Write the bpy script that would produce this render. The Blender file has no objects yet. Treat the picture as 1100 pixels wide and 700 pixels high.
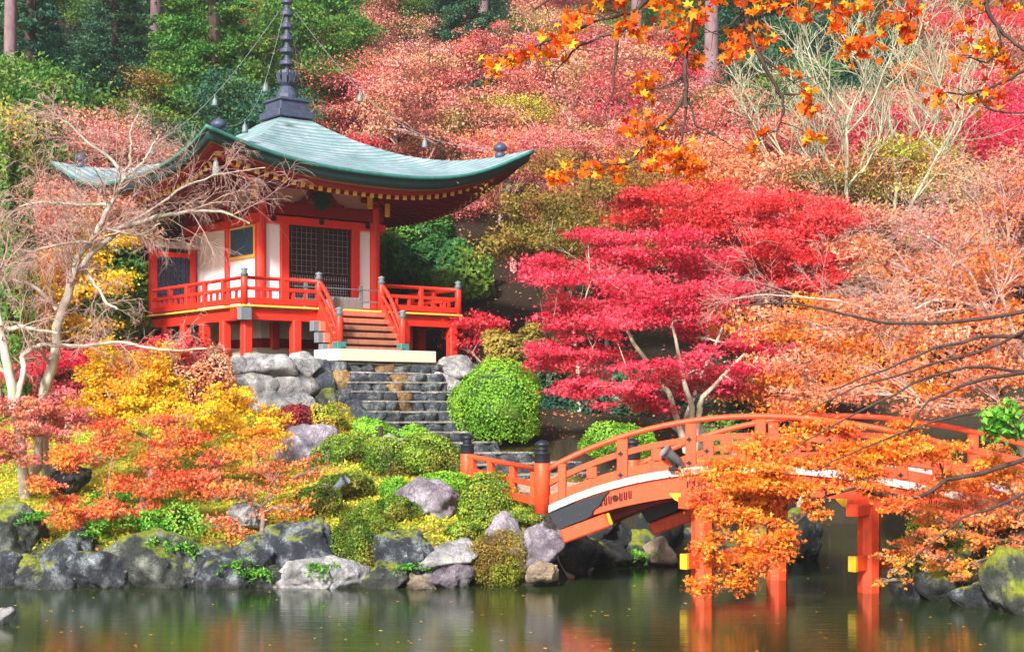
import bpy, math, random
import numpy as np
from mathutils import Vector, noise as mnoise
R = math.radians

# ------------------------------------------------------------------ camera, sky, sun, exposure
scene = bpy.context.scene
col = scene.collection
H = 3.33           # eye height over the pond
F = 1600.0         # focal length in photo pixels (photo 1100 wide)
HOR = 440.0        # horizon row in the photo
cam_d = bpy.data.cameras.new("camera"); cam = bpy.data.objects.new("camera", cam_d); col.objects.link(cam)
cam_d.sensor_width = 36; cam_d.lens = 36*F/1100; cam_d.shift_y = (HOR-350)/1100
cam.location = (0, 0, H); cam.rotation_euler = (R(90), 0, 0)
cam_d.clip_start = 0.1; cam_d.clip_end = 2000
scene.camera = cam
SUN_EL, SUN_AZ = 32, 202     # azimuth measured clockwise from +Y (behind and left of the camera)
w = bpy.data.worlds.new("World"); scene.world = w; w.use_nodes = True
nt = w.node_tree; nt.nodes.clear()
sky = nt.nodes.new('ShaderNodeTexSky'); sky.sky_type = 'NISHITA'; sky.sun_disc = False
sky.sun_elevation = R(SUN_EL); sky.sun_rotation = R(SUN_AZ); sky.air_density = 1.0; sky.dust_density = 4.0; sky.ozone_density = 0.7
bg = nt.nodes.new('ShaderNodeBackground'); bg.inputs[1].default_value = 0.10
out = nt.nodes.new('ShaderNodeOutputWorld')
nt.links.new(sky.outputs[0], bg.inputs[0]); nt.links.new(bg.outputs[0], out.inputs[0])
sd = bpy.data.lights.new("sun", 'SUN'); sd.energy = 4.4; sd.angle = R(6); sd.color = (1.0, .975, .95)
sun = bpy.data.objects.new("sun", sd); col.objects.link(sun)
az = R(SUN_AZ); el = R(SUN_EL)
sdir = Vector((math.sin(az)*math.cos(el), math.cos(az)*math.cos(el), math.sin(el)))
sun.rotation_euler = sdir.to_track_quat('Z', 'Y').to_euler(); sun.location = (0, -10, 40)
scene.view_settings.view_transform = 'Standard'; scene.view_settings.look = 'None'
scene.view_settings.gamma = 1; scene.view_settings.exposure = 0.92
scene.render.engine = 'CYCLES'
scene.cycles.max_bounces = 6; scene.cycles.diffuse_bounces = 2; scene.cycles.glossy_bounces = 3
scene.cycles.transmission_bounces = 3; scene.cycles.use_denoising = True

def W(px, py, D):
    return np.array([(px-550)/F*D, D, H+(HOR-py)/F*D])

# ------------------------------------------------------------------ materials
MATS = {}
def newmat(name):
    m = bpy.data.materials.new(name); m.use_nodes = True
    t = m.node_tree; t.nodes.clear()
    o = t.nodes.new('ShaderNodeOutputMaterial'); MATS[name] = m
    return m, t, o
def N(t, kind, **kw):
    n = t.nodes.new(kind)
    for k, v in kw.items():
        if k.startswith('i_'):
            key = k[2:]
            n.inputs[int(key) if key.isdigit() else key.replace('_', ' ')].default_value = v
        else: setattr(n, k, v)
    return n
def ramp(t, fac, stops):
    r = t.nodes.new('ShaderNodeValToRGB'); e = r.color_ramp.elements
    e[0].position = stops[0][0]; e[0].color = (*stops[0][1], 1)
    e[1].position = stops[-1][0]; e[1].color = (*stops[-1][1], 1)
    for p, c in stops[1:-1]:
        k = e.new(p); k.color = (*c, 1)
    t.links.new(fac, r.inputs[0]); return r.outputs[0]
def mixc(t, f, a, b, mode='MIX'):
    m = t.nodes.new('ShaderNodeMix'); m.data_type = 'RGBA'; m.blend_type = mode
    for s, v in ((0, f), (6, a), (7, b)):
        if isinstance(v, bpy.types.NodeSocket): t.links.new(v, m.inputs[s])
        elif s == 0: m.inputs[0].default_value = v
        else: m.inputs[s].default_value = (*v, 1)
    return m.outputs[2]
def texco(t, scale=1.0, kind='Object', sc3=None):
    tc = t.nodes.new('ShaderNodeTexCoord'); mp = t.nodes.new('ShaderNodeMapping')
    mp.inputs['Scale'].default_value = sc3 or (scale,)*3
    t.links.new(tc.outputs[kind], mp.inputs[0]); return mp.outputs[0]
def noisef(t, vec, scale, detail=5, rough=.6):
    n = N(t, 'ShaderNodeTexNoise'); n.inputs['Scale'].default_value = scale
    n.inputs['Detail'].default_value = detail; n.inputs['Roughness'].default_value = rough
    t.links.new(vec, n.inputs['Vector']); return n.outputs[0]
def bump(t, h, strength, dist=.02):
    b = t.nodes.new('ShaderNodeBump'); b.inputs['Strength'].default_value = strength; b.inputs['Distance'].default_value = dist
    t.links.new(h, b.inputs['Height']); return b.outputs[0]
def principled(t, o, base, rough=.6, metal=0, normal=None, spec=.5):
    p = t.nodes.new('ShaderNodeBsdfPrincipled')
    if isinstance(base, bpy.types.NodeSocket): t.links.new(base, p.inputs['Base Color'])
    else: p.inputs['Base Color'].default_value = (*base, 1)
    if isinstance(rough, bpy.types.NodeSocket): t.links.new(rough, p.inputs['Roughness'])
    else: p.inputs['Roughness'].default_value = rough
    p.inputs['Metallic'].default_value = metal; p.inputs['Specular IOR Level'].default_value = spec
    if normal is not None: t.links.new(normal, p.inputs['Normal'])
    t.links.new(p.outputs[0], o.inputs[0]); return p

def leafmat(name, stops, patch=None, pscale=.6, trans=.28, amount=.8):
    m, t, o = newmat(name)
    at = N(t, 'ShaderNodeAttribute', attribute_name='tint')
    c = ramp(t, at.outputs['Fac'], [(i/(len(stops)-1), s) for i, s in enumerate(stops)])
    if patch:
        n = noisef(t, texco(t), pscale, 3)
        r = ramp(t, n, [(.47, (0, 0, 0)), (.62, (amount,)*3)])
        c = mixc(t, r, c, patch)
    oi = N(t, 'ShaderNodeObjectInfo')
    hs = t.nodes.new('ShaderNodeHueSaturation')
    mr = N(t, 'ShaderNodeMapRange'); mr.inputs[3].default_value = .493; mr.inputs[4].default_value = .507
    t.links.new(oi.outputs['Random'], mr.inputs[0]); t.links.new(mr.outputs[0], hs.inputs['Hue'])
    t.links.new(c, hs.inputs['Color']); c = hs.outputs[0]
    p = principled(t, o, c, .55, spec=.25)
    tr = t.nodes.new('ShaderNodeBsdfTranslucent'); t.links.new(c, tr.inputs[0])
    mx = t.nodes.new('ShaderNodeMixShader'); mx.inputs[0].default_value = trans
    t.links.new(p.outputs[0], mx.inputs[1]); t.links.new(tr.outputs[0], mx.inputs[2]); t.links.new(mx.outputs[0], o.inputs[0])
    return m
leafmat('crimson', [(.36,.004,.015), (.80,.018,.05), (.92,.13,.18)], (.86,.10,.13), .7)
leafmat('pink', [(.42,.04,.06), (.78,.17,.18), (.82,.36,.34)], (.72,.30,.10), .55)
leafmat('salmon', [(.34,.05,.05), (.70,.21,.17), (.80,.44,.37)], (.50,.38,.12), .5)
leafmat('tan', [(.44,.12,.05), (.74,.28,.13), (.78,.50,.32)], (.82,.22,.04), .6)
leafmat('orange', [(.74,.12,.01), (.90,.28,.02), (.92,.48,.05)], (.85,.18,.07), 1.0)
leafmat('redorange', [(.46,.05,.02), (.86,.20,.06), (.92,.40,.17)], (.85,.42,.03), 1.2)
leafmat('yellow', [(.85,.34,.015), (.95,.58,.02), (.90,.75,.06)], (.88,.26,.03), .8)
leafmat('yellowgreen', [(.25,.32,.03), (.45,.48,.04), (.62,.52,.06)], (.60,.28,.08), .5)
leafmat('green', [(.03,.12,.025), (.07,.22,.035), (.14,.32,.05)], (.20,.28,.04), .5, .3)
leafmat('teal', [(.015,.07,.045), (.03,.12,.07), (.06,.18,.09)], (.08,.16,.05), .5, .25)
leafmat('olive', [(.12,.10,.02), (.22,.19,.03), (.36,.28,.05)], (.30,.09,.03), .5, .3)
leafmat('clipped bright green', [(.07,.22,.015), (.18,.42,.025), (.32,.56,.05)], None, .5, .25)
leafmat('clipped olive', [(.025,.075,.006), (.11,.21,.012), (.34,.46,.05)], (.26,.12,.03), 1.1, .25, .4)
leafmat('clipped brown', [(.10,.06,.012), (.24,.16,.025), (.40,.33,.05)], (.22,.30,.02), 1.0, .25, .7)
leafmat('dark red shrub', [(.16,.012,.015), (.30,.03,.03), (.42,.07,.05)], None, .5, .25)
leafmat('moss and grass', [(.30,.40,.02), (.58,.62,.04), (.82,.70,.08)], (.45,.30,.04), .9, .3)
leafmat('fern', [(.05,.22,.02), (.12,.38,.03), (.25,.50,.06)], None, .5, .3)

def barkmat(name, a, b, moss=None, sc=6):
    m, t, o = newmat(name); v = texco(t, 1, 'Object', (1, 1, .35))
    n = noisef(t, v, sc, 6, .7)
    c = ramp(t, n, [(.3, a), (.7, b)])
    if moss:
        n2 = noisef(t, texco(t), 1.6, 4); c = mixc(t, ramp(t, n2, [(.5, (0,)*3), (.62, (.8,)*3)]), c, moss)
    principled(t, o, c, .85, normal=bump(t, n, .5, .03), spec=.2)
barkmat('dark bark', (.03,.02,.016), (.09,.06,.05))
barkmat('pale bark', (.30,.25,.21), (.60,.54,.47), (.38,.40,.24))
barkmat('lichen bark', (.24,.25,.16), (.48,.48,.34), (.34,.28,.20))
barkmat('twig bark', (.34,.20,.17), (.56,.38,.33))
barkmat('cedar bark', (.13,.075,.085), (.26,.17,.18))
barkmat('maple bark', (.14,.10,.09), (.34,.27,.24), (.16,.18,.08))

def paint(name, c, dirt=.35, rough=.45, sc=3.0, dark=.45):
    m, t, o = newmat(name); v = texco(t)
    n = noisef(t, v, sc, 8, .7); n2 = noisef(t, v, sc*7, 4, .6)
    k = ramp(t, n, [(.45, (0,)*3), (.75, (dirt,)*3)])
    c2 = mixc(t, k, c, tuple(x*dark+.02 for x in c))
    k2 = ramp(t, n2, [(.62, (0,)*3), (.72, (dirt*.6,)*3)])
    c3 = mixc(t, k2, c2, tuple(min(1, x*.6+.22) for x in c))
    vs = noisef(t, texco(t, 1, 'Object', (9, 9, .8)), 1.5, 4); c3 = mixc(t, ramp(t, vs, [(.52, (0,)*3), (.68, (dirt*.6,)*3)]), c3, tuple(x*.35+.01 for x in c))
    principled(t, o, c3, rough, normal=bump(t, n2, .12, .01), spec=.35)
paint('vermilion paint', (.76,.032,.014), .45)
paint('bridge orange paint', (.80,.075,.018), .75, .5, 4.0)
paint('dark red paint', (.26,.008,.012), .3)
paint('faded red wood', (.62,.17,.10), .9, .7, 2.5, .4)
paint('white plaster', (.86,.89,.92), .05)
paint('cream plaster', (.66,.61,.48), .2)
paint('yellow paint', (.70,.42,.02), .4)
paint('gold trim', (.92,.56,.08), .15, .5)
paint('dark metal', (.010,.014,.022), .3, .5)
paint('grey metal', (.16,.20,.22), .4, .45)
paint('bronze spire metal', (.045,.055,.095), .6, .45, 5, 1.8)
paint('verdigris', (.035,.19,.16), .8, .5, 4, .3)
paint('dull gold', (.30,.19,.05), .4, .6)
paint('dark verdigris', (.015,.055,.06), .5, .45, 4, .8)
paint('dark interior wood', (.035,.014,.016), .3)
paint('weathered white wood', (.62,.57,.50), .8, .8, 6, .25)
def edgewood():
    m, t, o = newmat('deck edge wood'); v = texco(t); n = noisef(t, v, 7, 6, .7)
    wv = N(t, 'ShaderNodeTexWave', wave_type='BANDS', bands_direction='X'); wv.inputs['Scale'].default_value = 2.2; wv.inputs['Distortion'].default_value = 1.0; t.links.new(v, wv.inputs['Vector'])
    c = ramp(t, n, [(.3, (.30,.27,.24)), (.5, (.48,.45,.41)), (.7, (.66,.63,.58))]); c = mixc(t, ramp(t, wv.outputs[1], [(0, (.8,)*3), (.035, (0,)*3)]), c, (.12,.10,.08))
    principled(t, o, c, .8, normal=bump(t, n, .3, .01))
edgewood()
paint('weathered grey wood', (.20,.18,.17), .5, .8)
paint('paper', (.72,.68,.70), .1, .8)
paint('picture blue', (.02,.07,.13), .9, .5, 14, 2.2)
paint('screen blue', (.03,.04,.09), .3, .6)
paint('worn step wood', (.36,.15,.09), .95, .8, 2.2, .5)
paint('ornament green', (.01,.10,.08), .8, .5, 12, .3)
paint('pale pink plaster', (.86,.58,.58), .1)

def roofmat():
    m, t, o = newmat('copper roof')
    uv = N(t, 'ShaderNodeUVMap'); sep = N(t, 'ShaderNodeSeparateXYZ'); t.links.new(uv.outputs[0], sep.inputs[0])
    def mth(op, a, b=None):
        q = N(t, 'ShaderNodeMath', operation=op)
        for i, v in enumerate((a, b)):
            if v is None: continue
            if isinstance(v, bpy.types.NodeSocket): t.links.new(v, q.inputs[i])
            else: q.inputs[i].default_value = v
        return q.outputs[0]
    rows = mth('MULTIPLY', sep.outputs[1], 26.0); fr = mth('FRACT', rows); row = mth('FLOOR', rows)
    colx = mth('ADD', mth('MULTIPLY', sep.outputs[0], 1.1), mth('MULTIPLY', row, .5)); fc = mth('FRACT', colx)
    n = noisef(t, texco(t), 1.1, 6, .65); n2 = noisef(t, texco(t), 9, 4, .6)
    c = ramp(t, n, [(.3, (.12,.19,.21)), (.5, (.27,.34,.38)), (.7, (.48,.53,.58))])
    wn = N(t, 'ShaderNodeTexWhiteNoise', noise_dimensions='2D'); cb = N(t, 'ShaderNodeCombineXYZ')
    t.links.new(row, cb.inputs[0]); t.links.new(mth('FLOOR', colx), cb.inputs[1]); t.links.new(cb.outputs[0], wn.inputs['Vector'])
    c = mixc(t, mth('MULTIPLY', wn.outputs[0], .55), c, (.20,.36,.34))
    line = ramp(t, fr, [(.0, (.95,)*3), (.45, (0,)*3)])
    c = mixc(t, line, c, (.07,.14,.15))
    line2 = ramp(t, fc, [(.0, (.5,)*3), (.03, (0,)*3)])
    c = mixc(t, line2, c, (.10,.18,.18))
    c = mixc(t, ramp(t, n2, [(.55, (0,)*3), (.75, (.35,)*3)]), c, (.10,.33,.27))
    principled(t, o, c, .5, normal=bump(t, fr, .7, .05), spec=.4)
roofmat()

def rockmat(name, a, b, c_, mossy=.5, wet=True):
    m, t, o = newmat(name); v = texco(t)
    n = noisef(t, v, 2.3, 9, .75); n2 = noisef(t, v, 9, 8, .75)
    vor = N(t, 'ShaderNodeTexVoronoi', feature='DISTANCE_TO_EDGE'); vor.inputs['Scale'].default_value = 1.6
    nv = N(t, 'ShaderNodeTexNoise'); nv.inputs['Scale'].default_value = 2.0; t.links.new(v, nv.inputs['Vector'])
    t.links.new(mixc(t, .55, v, nv.outputs[1]), vor.inputs['Vector'])
    cc = ramp(t, n, [(.36, a), (.5, b), (.60, c_)])  # palest tone also puts white highlights into the stone colour
    cc = mixc(t, ramp(t, n2, [(.46, (0,)*3), (.58, (.7,)*3)]), cc, a)
    cc = mixc(t, ramp(t, n2, [(.60, (0,)*3), (.66, (.6,)*3)]), cc, tuple(min(.75, x*1.5+.1) for x in c_))
    cc = mixc(t, ramp(t, vor.outputs[0], [(.0, (.45,)*3), (.03, (0,)*3)]), cc, tuple(x*.25 for x in a))
    geo = N(t, 'ShaderNodeNewGeometry'); sep = N(t, 'ShaderNodeSeparateXYZ'); t.links.new(geo.outputs['Normal'], sep.inputs[0])
    if mossy > 0:
        nm = noisef(t, v, 2.6, 6, .65)
        ad = N(t, 'ShaderNodeMath', operation='MULTIPLY_ADD'); ad.inputs[1].default_value = .32
        t.links.new(sep.outputs[2], ad.inputs[0]); t.links.new(nm, ad.inputs[2])
        k = ramp(t, ad.outputs[0], [(.84-.22*mossy, (0,)*3), (1.0-.22*mossy, (1,)*3)])
        mo = ramp(t, n2, [(.35, (.10,.15,.01)), (.65, (.34,.36,.03))])
        cc = mixc(t, k, cc, mo)
    if wet:
        sp = N(t, 'ShaderNodeSeparateXYZ'); t.links.new(geo.outputs['Position'], sp.inputs[0])
        k = ramp(t, sp.outputs[2], [(.04, (.7,)*3), (.22, (0,)*3)])
        cc = mixc(t, k, cc, (.02,.02,.016))
    hsum = mixc(t, .5, n, n2)
    principled(t, o, cc, .7, normal=bump(t, hsum, 1.0, .2), spec=.4)
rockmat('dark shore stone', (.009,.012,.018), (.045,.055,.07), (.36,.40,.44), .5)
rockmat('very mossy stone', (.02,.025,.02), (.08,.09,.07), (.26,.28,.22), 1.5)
rockmat('black stone', (.008,.009,.010), (.025,.028,.030), (.09,.09,.085), .3)  # darkened stone: shade under and behind the bridge put into the colour
rockmat('pale stone', (.13,.13,.14), (.44,.43,.44), (.74,.72,.71), .12, False)
rockmat('lavender stone', (.09,.07,.09), (.30,.26,.31), (.60,.55,.62), .12)
rockmat('mossy stone', (.015,.018,.018), (.06,.07,.06), (.28,.30,.26), .9)
rockmat('tan stone', (.18,.13,.09), (.42,.32,.22), (.60,.52,.42), .1)
rockmat('dark stair stone', (.02,.025,.035), (.07,.085,.11), (.26,.28,.28), .25, False)
rockmat('rusty stair stone', (.10,.06,.03), (.35,.20,.08), (.55,.38,.18), .1, False)
rockmat('tread stone', (.18,.17,.15), (.38,.36,.33), (.58,.55,.51), .15, False)

def groundmat():
    m, t, o = newmat('ground')
    v = texco(t); n = noisef(t, v, .5, 8, .65); n2 = noisef(t, v, 6, 6, .7)
    c = ramp(t, n, [(.35, (.14,.20,.02)), (.5, (.36,.40,.03)), (.65, (.52,.42,.06))])
    c = mixc(t, ramp(t, n2, [(.4, (0,)*3), (.65, (.7,)*3)]), c, (.10,.07,.035))
    geo = N(t, 'ShaderNodeNewGeometry'); sp = N(t, 'ShaderNodeSeparateXYZ'); t.links.new(geo.outputs['Position'], sp.inputs[0])
    far = ramp(t, N(t, 'ShaderNodeMapRange').outputs[0], [(0, (0,)*3), (1, (1,)*3)])
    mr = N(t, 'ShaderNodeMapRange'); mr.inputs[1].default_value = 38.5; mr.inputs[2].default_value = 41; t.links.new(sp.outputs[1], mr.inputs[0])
    c = mixc(t, mr.outputs[0], c, mixc(t, n2, (.012,.012,.007), (.04,.022,.014)))  # woodland shade put into the ground colour farther back
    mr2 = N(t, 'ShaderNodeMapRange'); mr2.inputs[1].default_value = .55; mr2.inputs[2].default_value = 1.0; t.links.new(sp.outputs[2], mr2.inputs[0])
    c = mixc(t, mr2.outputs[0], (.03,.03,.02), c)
    mr3 = N(t, 'ShaderNodeMapRange'); mr3.inputs[1].default_value = .9; mr3.inputs[2].default_value = 1.8; t.links.new(sp.outputs[0], mr3.inputs[0]); c = mixc(t, mr3.outputs[0], c, mixc(t, n2, (.02,.018,.012), (.06,.05,.03)))  # ground past the garden coloured dark for the shade around the bridge
    principled(t, o, c, .95, normal=bump(t, n2, .8, .1), spec=.15)
groundmat()
def watermat():
    m, t, o = newmat('pond water')
    v = texco(t, 1, 'Object', (.22, 1.5, 1)); n = noisef(t, v, 2.4, 4, .6); n3 = noisef(t, texco(t, 1, 'Object', (.3, 2.2, 1)), 7, 3, .5)
    n2 = noisef(t, texco(t), .12, 3)
    c = ramp(t, n2, [(.35, (.014,.026,.008)), (.65, (.030,.044,.011))])
    h = mixc(t, .35, n, n3)
    p = principled(t, o, c, .09, normal=bump(t, h, .35, .02), spec=.5); p.inputs['IOR'].default_value = 1.42
watermat()
def pathmat():
    m, t, o = newmat('path gravel'); v = texco(t); n = noisef(t, v, 30, 4); n2 = noisef(t, v, 1.5, 5)
    c = ramp(t, n, [(.35, (.22,.19,.16)), (.65, (.48,.43,.37))]); c = mixc(t, ramp(t, n2, [(.45, (0,)*3), (.6, (.6,)*3)]), c, (.42,.14,.08))
    principled(t, o, c, .9, normal=bump(t, n, .5, .02))
pathmat()

# ------------------------------------------------------------------ mesh helpers
class MB:
    def __init__(s): s.v = []; s.f = []; s.m = []; s.n = 0; s.uv = None
    def add(s, verts, faces, mi=0):
        s.v.append(np.asarray(verts, float).reshape(-1, 3))
        for f in faces: s.f.append(tuple(int(i)+s.n for i in f))
        s.m += [mi]*len(faces); s.n += len(s.v[-1]); return s
    def box(s, c, size, rz=0, mi=0, bev=0, rx=0, ry=0):
        hx, hy, hz = [k/2 for k in size]
        b = bev
        if b <= 0:
            v = [(x, y, z) for z in (-hz, hz) for y in (-hy, hy) for x in (-hx, hx)]
            f = [(0,2,3,1), (4,5,7,6), (0,1,5,4), (2,6,7,3), (0,4,6,2), (1,3,7,5)]
        else:
            v = []; 
            for sx in (-1, 1):
                for sy in (-1, 1):
                    for sz in (-1, 1):
                        v += [(sx*hx, sy*(hy-b), sz*(hz-b)), (sx*(hx-b), sy*hy, sz*(hz-b)), (sx*(hx-b), sy*(hy-b), sz*hz)]
            def i(sx, sy, sz, k): return ((sx > 0)*4+(sy > 0)*2+(sz > 0))*3+k
            f = []
            S = (-1, 1)
            for q in S:
                a = [i(q, -1, -1, 0), i(q, 1, -1, 0), i(q, 1, 1, 0), i(q, -1, 1, 0)]; f.append(a if q > 0 else a[::-1])
                a = [i(-1, q, -1, 1), i(-1, q, 1, 1), i(1, q, 1, 1), i(1, q, -1, 1)]; f.append(a if q > 0 else a[::-1])
                a = [i(-1, -1, q, 2), i(1, -1, q, 2), i(1, 1, q, 2), i(-1, 1, q, 2)]; f.append(a if q > 0 else a[::-1])
            for p in S:
                for q in S:
                    f.append([i(-1, p, q, 1), i(1, p, q, 1), i(1, p, q, 2), i(-1, p, q, 2)])
                    f.append([i(p, -1, q, 0), i(p, 1, q, 0), i(p, 1, q, 2), i(p, -1, q, 2)])
                    f.append([i(p, q, -1, 0), i(p, q, 1, 0), i(p, q, 1, 1), i(p, q, -1, 1)])
                    for r_ in S: f.append([i(p, q, r_, 0), i(p, q, r_, 1), i(p, q, r_, 2)])
        v = np.array(v, float)
        if rx: ca, sa = math.cos(rx), math.sin(rx); v = v @ np.array([[1,0,0],[0,ca,sa],[0,-sa,ca]])
        if ry: ca, sa = math.cos(ry), math.sin(ry); v = v @ np.array([[ca,0,-sa],[0,1,0],[sa,0,ca]])
        if rz: ca, sa = math.cos(rz), math.sin(rz); v = v @ np.array([[ca,sa,0],[-sa,ca,0],[0,0,1]])
        return s.add(v+np.array(c, float), f, mi)
    def bar(s, p0, p1, wd, ht, mi=0, bev=.008):     # rectangular bar from p0 to p1
        p0 = np.array(p0, float); p1 = np.array(p1, float); d = p1-p0; L = np.linalg.norm(d); d /= L
        side = np.cross(d, (0, 0, 1.)); 
        if np.linalg.norm(side) < 1e-4: side = np.array([1., 0, 0])
        side /= np.linalg.norm(side); up = np.cross(side, d)
        t = MB().box((0, 0, 0), (L, wd, ht), bev=min(bev, wd/3, ht/3))
        v = t.v[0]; v = np.outer(v[:, 0], d)+np.outer(v[:, 1], side)+np.outer(v[:, 2], up)+(p0+p1)/2
        return s.add(v, t.f, mi)
    def tube(s, pts, rad, n=6, mi=0, cap=True):
        pts = np.asarray(pts, float); k = len(pts); rad = np.broadcast_to(np.asarray(rad, float), (k,))
        tg = np.gradient(pts, axis=0); tg /= (np.linalg.norm(tg, axis=1, keepdims=True)+1e-9)
        ref = np.array([0., 0, 1]) if abs(tg[:, 2]).mean() < .75 else np.array([1., .2, 0])
        a = np.cross(tg, ref); a /= (np.linalg.norm(a, axis=1, keepdims=True)+1e-9); b = np.cross(tg, a)
        th = np.arange(n)*2*math.pi/n
        v = pts[:, None, :]+rad[:, None, None]*(np.cos(th)[None, :, None]*a[:, None, :]+np.sin(th)[None, :, None]*b[:, None, :])
        i = np.arange(k-1)[:, None]*n; j = np.arange(n)[None, :]; j2 = (j+1) % n
        f = np.stack([i+j, i+j2, i+n+j2, i+n+j], -1).reshape(-1, 4).tolist()
        if cap: f.append(list(range(n))); f.append([(k-1)*n+q for q in range(n)][::-1])
        return s.add(v.reshape(-1, 3), f, mi)
    def lathe(s, prof, c=(0, 0, 0), n=16, mi=0):     # prof: (r, z) list
        c = np.array(c, float); th = np.arange(n)*2*math.pi/n; v = []
        for r, z in prof: v += [(c[0]+r*math.cos(a), c[1]+r*math.sin(a), c[2]+z) for a in th]
        f = []
        for k in range(len(prof)-1):
            for j in range(n): f.append((k*n+j, k*n+(j+1) % n, (k+1)*n+(j+1) % n, (k+1)*n+j))
        f.append(tuple(range(n))[::-1]); f.append(tuple((len(prof)-1)*n+j for j in range(n)))
        return s.add(v, f, mi)
    def prism(s, poly, y0, y1, mi=0):                # poly in (x, z), extruded along y
        k = len(poly); v = [(x, y0, z) for x, z in poly]+[(x, y1, z) for x, z in poly]
        f = [tuple(range(k)), tuple(range(2*k-1, k-1, -1))]+[(i, (i+1) % k, (i+1) % k+k, i+k) for i in range(k)]
        return s.add(v, f, mi)
    def build(s, name, mats, parent=None, smooth=False, loc=None):
        me = bpy.data.meshes.new(name)
        me.from_pydata(np.concatenate(s.v).tolist(), [], s.f)
        mats = [mats] if isinstance(mats, str) else mats
        for q in mats: me.materials.append(MATS[q])
        if len(mats) > 1: me.polygons.foreach_set('material_index', s.m)
        if smooth: me.polygons.foreach_set('use_smooth', [True]*len(me.polygons))
        me.update()
        o = bpy.data.objects.new(name, me); col.objects.link(o)
        if loc is not None: o.location = loc
        if parent: o.parent = parent
        return o
def fastmesh(name, V, Fq, mat, tint=None, smooth=False):
    """quads only, numpy"""
    me = bpy.data.meshes.new(name); V = np.asarray(V, np.float32); Fq = np.asarray(Fq, np.int32)
    me.vertices.add(len(V)); me.vertices.foreach_set('co', V.ravel())
    me.loops.add(Fq.size); me.loops.foreach_set('vertex_index', Fq.ravel())
    me.polygons.add(len(Fq)); me.polygons.foreach_set('loop_start', np.arange(len(Fq), dtype=np.int32)*4)
    if smooth: me.polygons.foreach_set('use_smooth', np.ones(len(Fq), bool))
    me.update(calc_edges=True)
    if tint is not None:
        a = me.attributes.new('tint', 'FLOAT', 'FACE'); a.data.foreach_set('value', np.asarray(tint, np.float32))
    for q in ([mat] if isinstance(mat, str) else mat): me.materials.append(MATS[q])
    return me
def link(name, me, parent=None, loc=None):
    o = bpy.data.objects.new(name, me); col.objects.link(o)
    if loc is not None: o.location = loc
    if parent: o.parent = parent
    return o
def empty(name, loc=(0, 0, 0), rz=0):
    o = bpy.data.objects.new(name, None); col.objects.link(o); o.location = loc; o.rotation_euler = (0, 0, rz); o.empty_display_size = .2
    return o
def tag(o, label=None, cat=None, group=None, kind=None):
    if label: o['label'] = label
    if cat: o['category'] = cat
    if group: o['group'] = group
    if kind: o['kind'] = kind
    return o

# ------------------------------------------------------------------ leaves
def leaves(C, size, rng, blades=1, up=.4, normals=None, wid=.42, tint=None, jit=.35):
    """C: leaf base points. Returns verts, quads, tint: each leaf is a fan of pointed blades."""
    n = len(C)
    nr = rng.normal(size=(n, 3))
    if normals is not None: nr = nr*.55+normals*1.0
    else: nr[:, 2] += up*1.6
    nr /= np.linalg.norm(nr, axis=1, keepdims=True)+1e-9
    d = rng.normal(size=(n, 3)); d -= (d*nr).sum(1, keepdims=True)*nr; d /= np.linalg.norm(d, axis=1, keepdims=True)+1e-9
    s = np.cross(nr, d)
    sz = size*(1+jit*rng.uniform(-1, 1, n))
    if tint is None: tint = rng.uniform(0, 1, n)
    tint = np.clip(tint+rng.normal(0, .12, n), 0, 1)
    angs = {1: [0], 3: [-.95, 0, .95], 5: [-1.75, -.85, 0, .85, 1.75]}[blades]
    V = []
    for k, a in enumerate(angs):
        ln = 1.0 if abs(a) < .5 else (.85 if abs(a) < 1.2 else .6)
        dd = d*math.cos(a)+s*math.sin(a); ss = s*math.cos(a)-d*math.sin(a)
        L = (sz*ln)[:, None]; w_ = L*wid*(.5 if blades > 1 else .62)
        curl = nr*(sz*rng.uniform(-.25, .1, n))[:, None]
        V.append(np.stack([C, C+dd*L*.45+ss*w_, C+dd*L+curl, C+dd*L*.45-ss*w_], 1))
    V = np.stack(V, 1).reshape(-1, 3)
    return V, np.arange(len(V)).reshape(-1, 4), np.repeat(tint, len(angs))

def bez(a, b, c, n): 
    t = np.linspace(0, 1, n)[:, None]; return (1-t)**2*a+2*t*(1-t)*b+t*t*c
def wobble(P, rng, amp):
    P = P.copy(); k = len(P)
    if k > 2:
        o = np.cumsum(rng.normal(0, amp, (k, 3)), 0); o -= np.linspace(0, 1, k)[:, None]*o[-1]; P += o
    return P

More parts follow.
